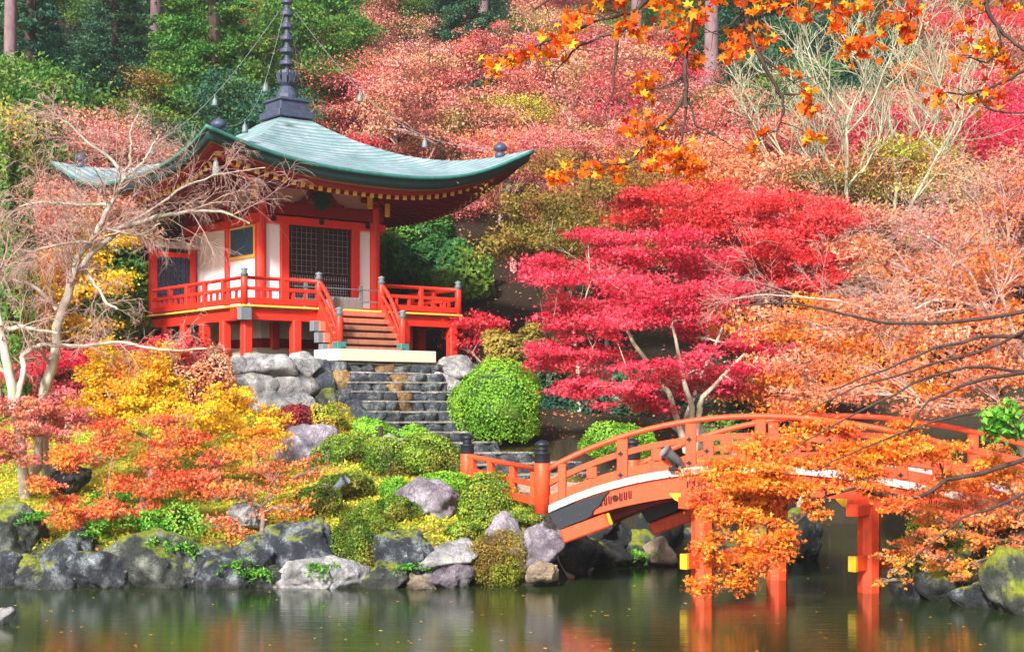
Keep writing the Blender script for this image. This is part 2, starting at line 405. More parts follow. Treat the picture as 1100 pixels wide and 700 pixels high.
def make_tree(base, pads, rng, trunk_r, bark, leaf, lsize, density, blades=1, stems=None, stem_r=None, fork=.35, twigs=6, twig_r=.008, clump=.30, local=True, up=.4, ncl=None, droop=0.):
    """base xyz; pads: (cx,cy,cz,rx,ry,rz) world.  density: leaves per square metre of pad footprint.
    returns (trunk mesh builder, leaf mesh arrays)"""
    base = np.array(base, float); pads = np.array(pads, float)
    mb = MB(); cen = pads[:, :3].mean(0)
    nodes = []
    def addline(P, r0, r1, n):
        mb.tube(P, np.linspace(r0, r1, len(P)), n)
        for q, rr in zip(P[1:], np.linspace(r0, r1, len(P))[1:]): nodes.append((q, rr))
    if stems:
        for si, st in enumerate(stems):
            st = np.array(st, float); sr = stem_r[si] if stem_r else trunk_r*rng.uniform(.75, 1)
            t = np.linspace(0, len(st)-1, 3*len(st)); P = np.stack([np.interp(t, range(len(st)), st[:, q]) for q in range(3)], 1)
            addline(wobble(P, rng, .02), sr, sr*.35, 8)
    else:
        top = base*(1-fork)+np.array([cen[0], cen[1], pads[:, 2].max()])*fork
        top[:2] = base[:2]+(cen[:2]-base[:2])*fork*.6
        P = wobble(bez(base-np.array([0, 0, .15]), (base+top)/2+rng.normal(0, .1, 3)*np.array([1, 1, 0]), top, 6), rng, trunk_r*.2)
        addline(P, trunk_r*1.15, trunk_r*.75, 8)
    order = np.argsort(np.linalg.norm(pads[:, :3]-base, axis=1))
    LC = []; LT = []
    for oi in order:
        c = pads[oi, :3]; r = pads[oi, 3:6]
        best = min(nodes, key=lambda q: np.linalg.norm(q[0]-c)+max(0, q[0][2]-c[2])*1.5+np.linalg.norm(q[0]-base)*.12)
        p0, r0 = best; e = c-np.array([0, 0, r[2]*.4]); mid = (p0+e)/2; dxy = np.linalg.norm((e-p0)[:2]); mid[2] += dxy*.12-(.0)
        nseg = max(4, int(np.linalg.norm(e-p0)/.5)); P = wobble(bez(p0, mid, e, nseg), rng, .05*np.linalg.norm(e-p0)/nseg*2)
        addline(P, min(r0*.72, trunk_r*.6), max(twig_r*1.6, min(r0*.72, trunk_r*.6)*.3), 6)
        nt_ = twigs
        ends = []
        for k in range(nt_):
            dv = rng.normal(size=3); dv /= np.linalg.norm(dv); q = c+dv*r*rng.uniform(.6, 1.0)
            st = P[rng.integers(max(0, len(P)-3), len(P))]
            mid = (st+q)/2+np.array([0, 0, .12*np.linalg.norm(q-st)]) ; q = q-np.array([0, 0, droop*r[2]])
            T = wobble(bez(st, mid, q, 5), rng, .03*np.linalg.norm(q-st)); mb.tube(T, np.linspace(twig_r*1.4, twig_r*.5, 5), 3, cap=False)
            ends.append(T)
        foot = math.pi*r[0]*r[1]; n = int(foot*density)
        m = ncl or max(5, int(foot*2.2)+4)
        dv = rng.normal(size=(m, 3)); dv /= np.linalg.norm(dv, axis=1, keepdims=True); cc = c+dv*r*(rng.uniform(.25, 1, (m, 1))**.6)
        who = rng.integers(0, m, n); ctint = rng.uniform(.1, .9, m)
        X = cc[who]+rng.normal(size=(n, 3))*r*np.array([clump, clump, clump*.75])
        if ends and twigs:
            nn = n//5; E = np.concatenate(ends); X[:nn] = E[rng.integers(0, len(E), nn)]+rng.normal(0, .06, (nn, 3))
        LC.append(X); LT.append(ctint[who])
    C = np.concatenate(LC); T = np.concatenate(LT)
    V, Fq, tt = leaves(C, lsize, rng, blades, up=up, tint=T)
    return mb, (V, Fq, tt)

def plant(name, label, cat, group, base, pads, seed, **kw):
    rng = np.random.default_rng(seed); base = np.array(base, float)
    bark = kw.get('bark'); leaf = kw.get('leaf')
    mb, (V, Fq, tt) = make_tree(base, pads, rng, **kw)
    root = tag(empty(name, base), label, cat, group)
    mb.v = [x-base for x in mb.v]
    mb.build('trunk', bark, root, smooth=True)
    link('crown', fastmesh('crown', V-base, Fq, leaf, tt), root)
    return root
def padpx(L, zs=1.0, depth=1.0, jitter=0, seed=0, split=1):
    """(px,py,D,rx_px,ry_px) -> world pads"""
    rng = np.random.default_rng(seed); out_ = []
    for px, py, D, rx, ry in L:
        D2 = D+rng.uniform(-jitter, jitter); c = W(px, py, D2); s = D2/F
        if split == 1: out_.append([c[0], c[1], c[2], rx*s, rx*s*depth, ry*s*zs]); continue
        for k in range(split):
            a = rng.uniform(0, 6.28); q = rng.uniform(.3, .75); f = rng.uniform(.40, .62)
            out_.append([c[0]+math.cos(a)*q*rx*s, c[1]+math.sin(a)*q*rx*s*depth, c[2]+rng.uniform(-.8, .8)*ry*s*zs, rx*s*f, rx*s*depth*f, ry*s*zs*f*.8])
    return out_
# ------------------------------------------------------------------ terrain and pond
AZ = R(38); U = np.array([math.cos(AZ), math.sin(AZ)]); Vv = np.array([-math.sin(AZ), math.cos(AZ)]); O0 = np.array([-7.56, 42.0])
ZP = 4.85
def L2W(u, v): return O0+u*U+v*Vv
POND = np.array([(-120,17.5),(7,17.5),(120,17.5),(120,24),(12,24.2),(8.4,24.3),(7.7,26.5),(8.9,28.5),(9.6,31),(10.6,36),(10.6,43),(8.2,44.5),(6.8,41),(6.4,36),(5.2,33.4),(3.2,32.4),(1.7,31.4),(1.1,29.5),(.8,28.35),(-6,28.3),(-120,28.3)], float)
def pond_dist(x, y):
    x = np.asarray(x, float); y = np.asarray(y, float); d = np.full(x.shape, 1e9); ins = np.zeros(x.shape, bool)
    for i in range(len(POND)):
        a = POND[i]; b = POND[(i+1) % len(POND)]; ab = b-a
        t = np.clip(((x-a[0])*ab[0]+(y-a[1])*ab[1])/(ab@ab), 0, 1)
        d = np.minimum(d, np.hypot(x-a[0]-t*ab[0], y-a[1]-t*ab[1]))
        c = (a[1] > y) != (b[1] > y)
        with np.errstate(divide='ignore', invalid='ignore'):
            ins ^= c & (x < (b[0]-a[0])*(y-a[1])/(b[1]-a[1]+1e-12)+a[0])
    return np.where(ins, -d, d)
def ss(x, a, b): t = np.clip((x-a)/(b-a), 0, 1); return t*t*(3-2*t)
def terrain(x, y):
    x = np.asarray(x, float); y = np.asarray(y, float); d = pond_dist(x, y)
    left = .68+np.clip(y-28.5, 0, 11.5)*.225
    right = 1.55+np.clip(y-37, 0, 60)*.22
    xs = np.interp(y, [28, 30, 33, 38, 43], [.35, .1, -.8, -1.6, -5.0])
    m = ss(xs-x, -.3, 1.0); t = left*m+right*(1-m)
    rb = ss(x, 7, 9)*ss(36-y, 0, 6); t = t*(1-rb)+1.5*rb
    u = (x-O0[0])*U[0]+(y-O0[1])*U[1]; v = (x-O0[0])*Vv[0]+(y-O0[1])*Vv[1]
    pm = ss(u, -1.0, -.45)*ss(8.9-u, 0, .6)*ss(v, -1.2, -.55)*ss(13-v, 0, 3); 
    t = t*(1-pm)+(ZP-.03)*pm
    uc = 3.78+(v+1.95)*.337; hr = np.where(v < -6.3, 6.9-uc, 1.75); sm = ss(u-uc, -1.9, -1.5)*ss(hr-(u-uc), -.1, .3)*ss(v, -9, -8.4)*ss(-.9-v, 0, .1)
    st = np.maximum(1.4, 4.25+(v+1.6)*.508); t = t*(1-sm)+np.minimum(t, st)*sm
    hill = np.clip(y-48, 0, 200); t = np.where(y > 40, t*(1-ss(y, 44, 52)*(1-pm))+(4.6+hill*.40)*ss(y, 44, 52)*(1-pm), t)
    t = np.where(y < 20, 1.15, t)
    t = t+.10*np.sin(x*1.7+y*.6)*np.sin(y*1.3-x*.4)*(1-pm)*(1-sm)*np.clip(d, 0, 1)
    return np.where(d > 0, np.minimum(t, .02+d*1.9*np.where(y < 20, .065, 1)), np.maximum(-1.3, d*1.0))
def gz(x, y): return float(terrain(np.array([x]), np.array([y]))[0])
gx = np.concatenate([np.linspace(-110, -17, 45)[:-1], np.linspace(-17, 15, 190), np.linspace(15, 110, 45)[1:]])
gy = np.concatenate([np.linspace(-14, 24, 30)[:-1], np.linspace(24, 50, 150), np.linspace(50, 220, 70)[1:]])
GX, GY = np.meshgrid(gx, gy); GZ = terrain(GX, GY)
nx = len(gx); idx = np.arange(len(gx)*len(gy)).reshape(len(gy), nx)
Fq = np.stack([idx[:-1, :-1], idx[:-1, 1:], idx[1:, 1:], idx[1:, :-1]], -1).reshape(-1, 4)
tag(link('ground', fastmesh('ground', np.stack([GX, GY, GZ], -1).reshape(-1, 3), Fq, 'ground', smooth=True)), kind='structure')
mb = MB(); mb.add([(-115, 16, 0), (115, 16, 0), (115, 46, 0), (-115, 46, 0)], [(0, 1, 2, 3)])
tag(mb.build('pond_water', 'pond water'), kind='structure')
# gravel path from the foot of the stairs to the bridge and along behind it
def ribbon(pts, wd, name):
    P = np.array(pts, float); t = np.linspace(0, len(P)-1, len(P)*6); P = np.stack([np.interp(t, range(len(P)), P[:, k]) for k in (0, 1)], 1)
    tg = np.gradient(P, axis=0); tg /= np.linalg.norm(tg, axis=1, keepdims=True); nn = np.stack([-tg[:, 1], tg[:, 0]], 1)
    K = 7; V = []
    for k in range(K):
        q = P+nn*wd*(k/(K-1)-.5); V.append(np.stack([q[:, 0], q[:, 1], terrain(q[:, 0], q[:, 1])+.03], 1))
    V = np.stack(V, 1).reshape(-1, 3); n = len(P); i = np.arange(n-1)[:, None]*K+np.arange(K-1)[None]
    return tag(link(name, fastmesh(name, V, np.stack([i, i+K, i+K+1, i+1], -1).reshape(-1, 4), 'path gravel')), kind='structure')
ribbon([(1.4, 29.6), (.6, 31.5), (.2, 34), (.2, 36.5), (.1, 38.4)], 2.0, 'path')
ribbon([(.2, 36.6), (1.5, 35.6), (3.0, 35.4), (4.6, 36.5), (5.4, 39), (5.2, 43)], 1.3, 'path')
ribbon([(8.9, 26.8), (10.5, 27), (14, 28), (20, 30)], 1.8, 'path')

# ------------------------------------------------------------------ temple hall
hall = tag(empty('temple_hall', (O0[0], O0[1], ZP), AZ), 'small vermilion temple hall with white panels and pale copper pyramid roof on a railed veranda', 'temple')
DK = 1.45; DW, DL = 7.49, 7.6          # deck height, width, depth
u0, u1, v0, v1 = 1.63, 5.66, 2.04, 6.5   # hall body
RED = 'vermilion paint'
o = MB().box((3.645, 4.3, .12), (4.7, 5.0, .44), bev=.12).build('plaster_mound', 'cream plaster', hall)
def part(name, mat, fn, parent=hall, smooth=False):
    m = MB(); fn(m); return m.build(name, mat, parent, smooth)
deck = part('deck', 'faded red wood', lambda m: m.box((DW/2, DL/2, DK-.05), (DW-.06, DL-.06, .10)))
for a, b in (((-.08, -.04), (DW+.08, -.04)), ((-.04, .02), (-.04, DL+.05)), ((DW+.04, .02), (DW+.04, DL+.05))):
    part('deck_edge', 'gold trim', lambda m: m.bar((*a, DK-.025), (*b, DK-.025), .09, .055), deck)
for a, b in (((-.3, .16), (DW+.42, .16)), ((.16, .27), (.16, DL)), ((DW-.16, .27), (DW-.16, DL)), ((.3, 2.6), (DW-.3, 2.6))):
    part('deck_beam', RED, lambda m: m.bar((*a, DK-.26), (*b, DK-.26), .2, .3))
for x_, y_, s in ((-.02, -.16, 0), ):
    part('beam_cap', 'grey metal', lambda m: m.box((.0, .0, DK-.26), (.34, .3, .36), bev=.01))
# posts under the deck, one mesh each
posts = [(.16+.0, .16), (1.75, .16), (5.55, .16), (7.33, .16), (.16, 1.45), (.16, 2.75), (.16, 4.05), (.16, 5.35), (.16, 6.65), (7.33, 1.9), (7.33, 3.8), (7.33, 5.7), (2.05, 2.0), (5.45, 2.0), (6.35, 1.2)]
for x_, y_ in posts:
    part('pillar', RED, lambda m: m.box((x_, y_, (DK-.36)/2-.1), (.28, .28, DK-.16), bev=.035))
# panels under the hall seen between the deck posts
for a, b in (((u0, v0), (u1, v0)), ((u0, v0), (u0, v1))):
    part('under_panel', 'white plaster', lambda m: m.bar((*a, .95), (*b, .95), .06, .7))
    part('under_rail', 'dark red paint', lambda m: m.bar((*a, .48), (*b, .48), .14, .3))
# balustrade helper: three rails, posts and small struts
def rail_run(a, b, first=True, last=True, z0=DK):
    a = np.array(a, float); b = np.array(b, float); L = np.linalg.norm(b-a); root = part('railing', RED, lambda m: m.bar((*a, z0+.13), (*b, z0+.13), .16, .16))
    part('rail', RED, lambda m: m.bar((*a, z0+.47), (*b, z0+.47), .10, .10), root)
    part('handrail', RED, lambda m: m.tube([(*a, z0+.77), (*b, z0+.77)], .055, 10), root, True)
    n = max(1, round(L/1.25))
    for k in range(1, n): 
        p = a+(b-a)*k/n; part('baluster', RED, lambda m: m.box((*p, z0+.47), (.13, .13, .62), bev=.01), root)
    for k in range(n):
        for q in (.33, .67):
            p = a+(b-a)*(k+q)/n; part('baluster', RED, lambda m: m.box((*p, z0+.32), (.07, .07, .26)), root)
    return root
def newel(x_, y_, z0, h=1.0, r=.105, name='newel_post', par=hall, mat=RED, cap='grey metal', sc=1.0):
    p = part(name, mat, lambda m: m.lathe([(r, 0), (r, h), (r*.92, h+.01)], (x_, y_, z0), 16), par, False)
    for f in p.data.polygons: f.use_smooth = abs(f.normal.z) < .5
    s = sc; z1 = z0+h
    part('post_cap', cap, lambda m: m.lathe([(r*1.04, -.02), (r*1.04, .10*s), (r*1.18, .115*s), (r*1.18, .135*s), (r*.82, .15*s), (r*.72, .19*s), (r*1.05, .205*s), (r*.75, .225*s), (r*.62, .25*s), (r*1.0, .29*s), (r*1.02, .33*s), (r*.7, .375*s), (r*.2, .405*s), (.004, .43*s)], (x_, y_, z1), 16), p, True)
    return p
SU0, SU1 = 2.45, 4.62     # staircase sides
rail_run((.1, .02), (SU0-.1, .02)); rail_run((SU1+.1, .02), (DW-.1, .02))
rail_run((.02, .1), (.02, 6.0)); rail_run((DW-.02, .1), (DW-.02, DL-.1))
for x_, y_ in ((.02, .02), (DW-.02, .02), (SU0, .02), (SU1, .02), (DW-.02, DL-.1)): newel(x_, y_, DK, .80, sc=.62)
# wooden stairs
n = 6
for k in range(n):
    z = DK-.12-k*(DK-.15)/n; y_ = -.12-k*.20
    o = part('step', 'faded red wood' if k < 2 else 'worn step wood', lambda m: m.box(((SU0+SU1)/2, y_, z-.02), (SU1-SU0+.1, .30, .14), bev=.015))
    part('riser', 'faded red wood', lambda m: m.box(((SU0+SU1)/2, y_+.10, z-.16), (SU1-SU0-.1, .03, .16)), o)
for s in (SU0, SU1):
    part('stringer', RED, lambda m: m.bar((s, .05, DK-.16), (s, -1.10, .18), .12, .34))
    r_ = part('stair_railing', RED, lambda m: m.bar((s, 0, DK+.16), (s, -.98, .42), .12, .15))
    t = np.linspace(0, 1, 9)
    part('handrail', RED, lambda m: m.tube([(s, -1.0*q, DK+.77-(DK-.22)*q+.16*math.sin(q*math.pi)) for q in t], .06, 10), r_, True)
    part('rail', RED, lambda m: m.tube([(s, -1.0*q, DK+.47-(DK-.22)*q+.10*math.sin(q*math.pi)) for q in t], .045, 6), r_, True)
    p = newel(s, -1.12, .22, .95, sc=.62); part('post_shoe', 'verdigris', lambda m: m.box((s, -1.12, .26), (.30, .30, .34), bev=.02), p)
for k in range(3):
    part('stringer_end', 'grey metal', lambda m: m.box((SU0-.30, -.25-k*.25, DK-.55-k*.34), (.22, .22, .30), bev=.01))
    part('stair_block', 'faded red wood', lambda m: m.box((SU0-.12, -.2-k*.25, DK-.55-k*.34), (.2, .5, .28)))
    part('stair_block', 'faded red wood', lambda m: m.box((SU1+.16, -.2-k*.3, DK-.55-k*.34), (.24, .5, .28)))
part('landing_slab', 'cream plaster', lambda m: m.box(((SU0+SU1)/2-.0, -1.35, .02), (SU1-SU0+1.2, 1.3, .34), bev=.02))
# hall body
WT = DK+2.95       # underside of the head beam
bays_f = [u0, u0+.52, u0+3.05, u1-.0]
def col_(x_, y_, s=.26, top=WT+.0): part('pillar', RED, lambda m: m.lathe([(s/2, 0), (s/2, top-DK+.6)], (x_, y_, DK), 14), hall)
for x_, y_ in ((u0, v0), (u1, v0), (u0, v1), (u1, v1)): col_(x_, y_, .34)
for x_, y_ in ((u0, v0+2.05), (u1, v0+2.25)): col_(x_, y_, .26)
DJ0, DJ1 = 2.55, 4.78
for x_ in (DJ0-.14, DJ1+.14): part('door_jamb', RED, lambda m: m.box((x_, v0-.02, DK+1.34), (.27, .2, 2.68), bev=.01))
for a, b in ((u0+.17, DJ0-.27), (DJ1+.27, u1-.17)):
    part('wall_panel', 'white plaster', lambda m: m.box(((a+b)/2, v0+.02, DK+1.32), (b-a, .06, 2.64)))
# left wall: two white panels, a painting high on the nearer one
part('wall_panel', 'white plaster', lambda m: m.box((u0+.02, v0+1.1, DK+1.32), (.06, 1.72, 2.64)))
part('wall_panel', 'white plaster', lambda m: m.box((u0+.02, v0+3.2, DK+1.32), (.06, 2.1, 2.64)))
part('wall_panel', 'white plaster', lambda m: m.box((u1-.02, (v0+v1)/2, DK+1.32), (.06, v1-v0-.3, 2.64)))
part('wall_panel', 'white plaster', lambda m: m.box(((u0+u1)/2, v1-.02, DK+1.32), (u1-u0-.3, .06, 2.64)))
pf = part('picture_frame', 'gold trim', lambda m: m.box((u0-.03, v0+1.08, DK+2.12), (.05, 1.62, 1.0), bev=.01))
part('picture_panel', 'picture blue', lambda m: m.box((u0-.06, v0+1.08, DK+2.14), (.03, 1.42, .82)), pf)
# beams round the body
for zz, ht, ex, mat in ((DK+2.76, .24, .34, RED), (DK+3.12, .36, .28, 'dark red paint'), (DK+.10, .22, .30, RED)):
    for a, b in (((u0-ex, v0), (u1+ex, v0)), ((u0, v0-ex+.4), (u0, v1+ex)), ((u1, v0+.2), (u1, v1+ex)), ((u0-ex, v1), (u1+ex, v1))):
        part('wall_beam', mat, lambda m: m.bar((*a, zz), (*b, zz), .24 if ht > .3 else .28, ht))
for x_ in (u0+.35, (u0+u1)/2, u1-.35):
    part('nail_cover', 'dark metal', lambda m: m.lathe([(.07, 0), (.09, .01), (.09, .03), (.02, .05)], (0, 0, 0), 12))
    bpy.data.objects[col.objects[-1].name].rotation_euler = (R(90), 0, 0); col.objects[-1].location = (x_, v0-.145, DK+2.78)
# plaster band, bracket complexes and the frog-leg strut with its green ornament
part('frieze_panel', 'pale pink plaster', lambda m: m.box(((u0+u1)/2, v0+.06, DK+3.62), (u1-u0, .06, .72)))
part('frieze_panel', 'pale pink plaster', lambda m: m.box((u0+.06, (v0+v1)/2, DK+3.62), (.06, v1-v0, .72)))
part('frieze_panel', 'pale pink plaster', lambda m: m.box((u1-.06, (v0+v1)/2, DK+3.62), (.06, v1-v0, .72)))
cx = (u0+u1)/2
leg = [(-.85, 0), (-.85, .06), (-.62, .12), (-.45, .30), (-.30, .52), (-.12, .60), (.12, .60), (.30, .52), (.45, .30), (.62, .12), (.85, .06), (.85, 0), (.55, 0), (.38, .12), (.24, .36), (.1, .46), (-.1, .46), (-.24, .36), (-.38, .12), (-.55, 0)]
o = part('carved_strut', 'dark red paint', lambda m: m.prism([(cx+x_, DK+3.30+z*1.0) for x_, z in leg], v0-.10, v0+.03))
part('carving', 'ornament green', lambda m: m.prism([(cx+x_*.9, DK+3.16+z) for x_, z in ((-.2, .05), (-.27, .25), (-.36, .32), (-.24, .42), (-.3, .6), (-.1, .66), (0, .72), (.1, .66), (.3, .6), (.24, .42), (.36, .32), (.27, .25), (.2, .05), (0, -.04))], v0-.22, v0-.11), o)
def bracket(x_, y_):
    o = part('bracket', 'dark red paint', lambda m: [m.box((x_, y_, DK+3.42), (.34, .34, .16), bev=.03), m.box((x_, y_, DK+3.60), (1.0, .16, .16), bev=.04), m.box((x_, y_, DK+3.60), (.16, 1.0, .16), bev=.04),
        m.box((x_-.4, y_, DK+3.76), (.22, .22, .14), bev=.03), m.box((x_+.4, y_, DK+3.76), (.22, .22, .14), bev=.03), m.box((x_, y_-.4, DK+3.76), (.22, .22, .14), bev=.03), m.box((x_, y_+.4, DK+3.76), (.22, .22, .14), bev=.03)])
    part('bracket_end', 'gold trim', lambda m: m.box((x_-.42, y_-.42, DK+3.5), (.16, .16, .40), rz=R(45), bev=.02), o)
for x_, y_ in ((u0, v0), (u1, v0), (u0, v1), (u1, v1)): bracket(x_, y_)
bx_ = u1+.42
part('bracket_end', 'gold trim', lambda m: m.box((u1+.30, v0-.30, DK+3.32), (.15, .15, .42), rz=R(45), bev=.02))
for zz, e in ((DK+3.92, .42), (DK+4.02, .75)):
    for a, b in (((u0-e, v0-e), (u1+e, v0-e)), ((u0-e, v0-e), (u0-e, v1+e)), ((u1+e, v0-e), (u1+e, v1+e)), ((u0-e, v1+e), (u1+e, v1+e))):
        part('eave_beam', 'dark red paint', lambda m: m.bar((*a, zz+.003*e), (*b, zz+.004), .16, .18))
# door leaves: lattice over dark boards above, pale paper below
for k in range(2):
    a = DJ0+k*(DJ1-DJ0)/2; b = a+(DJ1-DJ0)/2; y_ = v0+.04
    d = part('door', 'dark interior wood', lambda m: [m.box((a+.035, y_-.03, DK+1.34), (.07, .06, 2.64)), m.box((b-.035, y_-.03, DK+1.34), (.07, .06, 2.64)), m.box(((a+b)/2, y_-.03, DK+2.62), (b-a-.14, .055, .08)), m.box(((a+b)/2, y_-.03, DK+.95), (b-a-.14, .055, .07)), m.box(((a+b)/2, y_-.03, DK+.25), (b-a-.14, .055, .1))])
    part('door_board', 'dark interior wood', lambda m: m.box(((a+b)/2, y_+.02, DK+1.88), (b-a-.02, .03, 1.46)), d)
    part('paper_panel', 'paper', lambda m: m.box(((a+b)/2, y_+.02, DK+.66), (b-a-.02, .03, .96)), d)
    def lat(m):
        for q in np.arange(a+.14, b-.07, .085): m.box((q, y_-.025, DK+1.44), (.022, .03, 2.3))
        for z in np.arange(DK+.34, DK+2.58, .085): m.box(((a+b)/2, y_-.028, z), (b-a-.14, .03, .022))
    part('lattice', 'dark interior wood', lat, d)
    def latp(m):
        for q in np.arange(a+.14, b-.07, .17): m.box((q, y_-.048, DK+1.9), (.014, .012, 1.4))
        for z in np.arange(DK+1.25, DK+2.58, .17): m.box(((a+b)/2, y_-.05, z), (b-a-.14, .010, .014))
    part('lattice_trim', 'weathered grey wood', latp, d)
# lattice screen wall at the rear end of the left veranda
sv = 6.2
scr = part('side_screen', RED, lambda m: [m.box((.08, sv, DK+1.05), (.22, .2, 2.3), bev=.02), m.box((u0-.22, sv, DK+1.05), (.2, .2, 2.3), bev=.02), m.box((.83, sv, DK+1.95), (1.3, .14, .16)), m.box((.83, sv, DK+.3), (1.3, .14, .2))])
part('screen_cap', 'weathered white wood', lambda m: m.box((.83, sv, DK+2.26), (1.75, .34, .22), bev=.03), scr)
part('screen_board', 'weathered white wood', lambda m: m.box((.83, sv+.04, DK+1.1), (1.3, .04, 1.6)), scr)
def lat(m):
    for q in np.arange(.2, 1.5, .17): m.box((q, sv-.04, DK+1.12), (.095, .04, 1.54))
    for z in np.arange(DK+.40, DK+1.9, .17): m.box((.83, sv-.045, z), (1.3, .04, .085))
part('lattice', 'screen blue', lat, scr)

# ---- roof
RC = ((u0+u1)/2, (v0+v1)/2+.0); RR = 5.4; ZE = 10.27-ZP; 
RC = (3.745, 4.2)
tp = np.array([0, .1, .2, .3, .4, .5, .6, .7, .8, .9, 1.0]); zpf = np.array([12.75, 12.55, 12.14, 11.76, 11.42, 11.10, 10.83, 10.61, 10.45, 10.34, 10.24])-ZP
def lift(a, b):
    wx = (a/max(abs(a), abs(b), 1e-6)+1)/2; wy = (b/max(abs(a), abs(b), 1e-6)+1)/2
    return (.72*(1-wx)+1.24*wx)*(1-wy)+(1.2*(1-wx)+1.2*wx)*wy
def roof_z(a, b):
    t = np.maximum(abs(a), abs(b)); s = np.minimum(abs(a), abs(b))/np.maximum(t, 1e-6)
    return np.interp(t, tp, zpf)+lift(a, b)*(t**2.2)*(s**2.6)
def side_pt(k, s, t):          # side k (0 front, 1 right, 2 back, 3 left), s in -1..1 along, t 0..1 outward
    a, b = [(s*t, -t), (t, s*t), (-s*t, t), (-t, -s*t)][k]; return a, b
roof_m = MB(); uvs = []
nS, nT = 36, 26
for k in range(4):
    V = []; UV = []
    for i in range(nT+1):
        t = i/nT
        for j in range(nS+1):
            s = -1+2*j/nS; ss_ = math.sin(s*math.pi/2)*.35+s*.65; a, b = side_pt(k, ss_, t)
            bulge = 1+.035*abs(ss_)**8*(t**3)
            V.append((RC[0]+a*RR*bulge, RC[1]+b*RR*bulge, float(roof_z(a, b)))); UV.append((ss_*t*RR, t))
    f = [(i*(nS+1)+j, (i+1)*(nS+1)+j, (i+1)*(nS+1)+j+1, i*(nS+1)+j+1) for i in range(nT) for j in range(nS)]
    roof_m.add(V, f); uvs += UV
roof = roof_m.build('roof', 'copper roof', hall, True)
uvl = roof.data.uv_layers.new(name='UVMap'); li = np.empty(len(roof.data.loops), np.int32); roof.data.loops.foreach_get('vertex_index', li)
uvl.data.foreach_set('uv', np.array(uvs)[li].ravel())
def ring(scl, dz, tt=1.0):
    P = []
    for k in range(4):
        for j in range(nS):
            s = -1+2*j/nS; s = math.sin(s*math.pi/2)*.35+s*.65; a, b = side_pt(k, s, 1.0); bulge = 1+.035*abs(s)**8
            P.append((RC[0]+a*RR*scl*bulge, RC[1]+b*RR*scl*bulge, float(roof_z(a, b))+dz))
    return P
def band(name, mat, rings, parent=roof):
    m = MB(); V = sum(rings, []); K = 4*nS; f = []
    for r_ in range(len(rings)-1):
        for j in range(K): f.append((r_*K+j, r_*K+(j+1) % K, (r_+1)*K+(j+1) % K, (r_+1)*K+j))
    return m.add(V, f).build(name, mat, parent, True)
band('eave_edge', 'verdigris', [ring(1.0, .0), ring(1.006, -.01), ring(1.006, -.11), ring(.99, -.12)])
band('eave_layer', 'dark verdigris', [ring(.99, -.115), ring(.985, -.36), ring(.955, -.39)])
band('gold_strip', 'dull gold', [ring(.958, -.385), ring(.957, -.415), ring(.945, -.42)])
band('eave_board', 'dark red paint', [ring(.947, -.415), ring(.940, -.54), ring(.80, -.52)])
def soff(sc, lf, dz):
    P = []
    for k in range(4):
        for j in range(nS):
            s = -1+2*j/nS; s = math.sin(s*math.pi/2)*.35+s*.65; a, b = side_pt(k, s, 1.0)
            P.append((RC[0]+a*RR*sc, RC[1]+b*RR*sc, ZE+dz+lift(a, b)*abs(s)**2.6*lf))
    return P
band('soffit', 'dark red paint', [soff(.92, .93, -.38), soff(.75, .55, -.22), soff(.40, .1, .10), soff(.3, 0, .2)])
# rafters with gilded ends, front and left ones singly, those of the two rear sides together
def rafter(m, k, s):
    def pt(sc, lf, dz):
        a, b = side_pt(k, s, 1.0); along = sc if abs(s) > .8 else sc
        p = side_pt(k, 0, sc); q = side_pt(k, 1, 0)
        al = {0: (1, 0), 1: (0, 1), 2: (-1, 0), 3: (0, -1)}[k]
        ou = {0: (0, -1), 1: (1, 0), 2: (0, 1), 3: (-1, 0)}[k]
        return np.array([RC[0]+RR*(ou[0]*sc+al[0]*s*.9), RC[1]+RR*(ou[1]*sc+al[1]*s*.9), ZE+dz+lift(a, b)*(abs(s)**2.6)*lf])
    o_ = pt(.885, .90, -.60); i_ = pt(max(.42, abs(s)*.9), .5 if abs(s) > .5 else .2, -.16)
    m.bar(o_, i_, .11, .15, 0, .005)
    d = (o_-i_)/np.linalg.norm(o_-i_); m.bar(o_+d*.035, o_, .13, .17, 1, .005)
for k in (0, 3):
    for j in range(32):
        s = -.93+1.86*j/31; m = MB(); rafter(m, k, s); m.build('rafter', ['dark red paint', 'gold trim'], roof)
m = MB()
for k in (1, 2):
    for j in range(32): rafter(m, k, -.93+1.86*j/31)
tag(m.build('rafter', ['dark red paint', 'gold trim'], roof), kind='stuff')
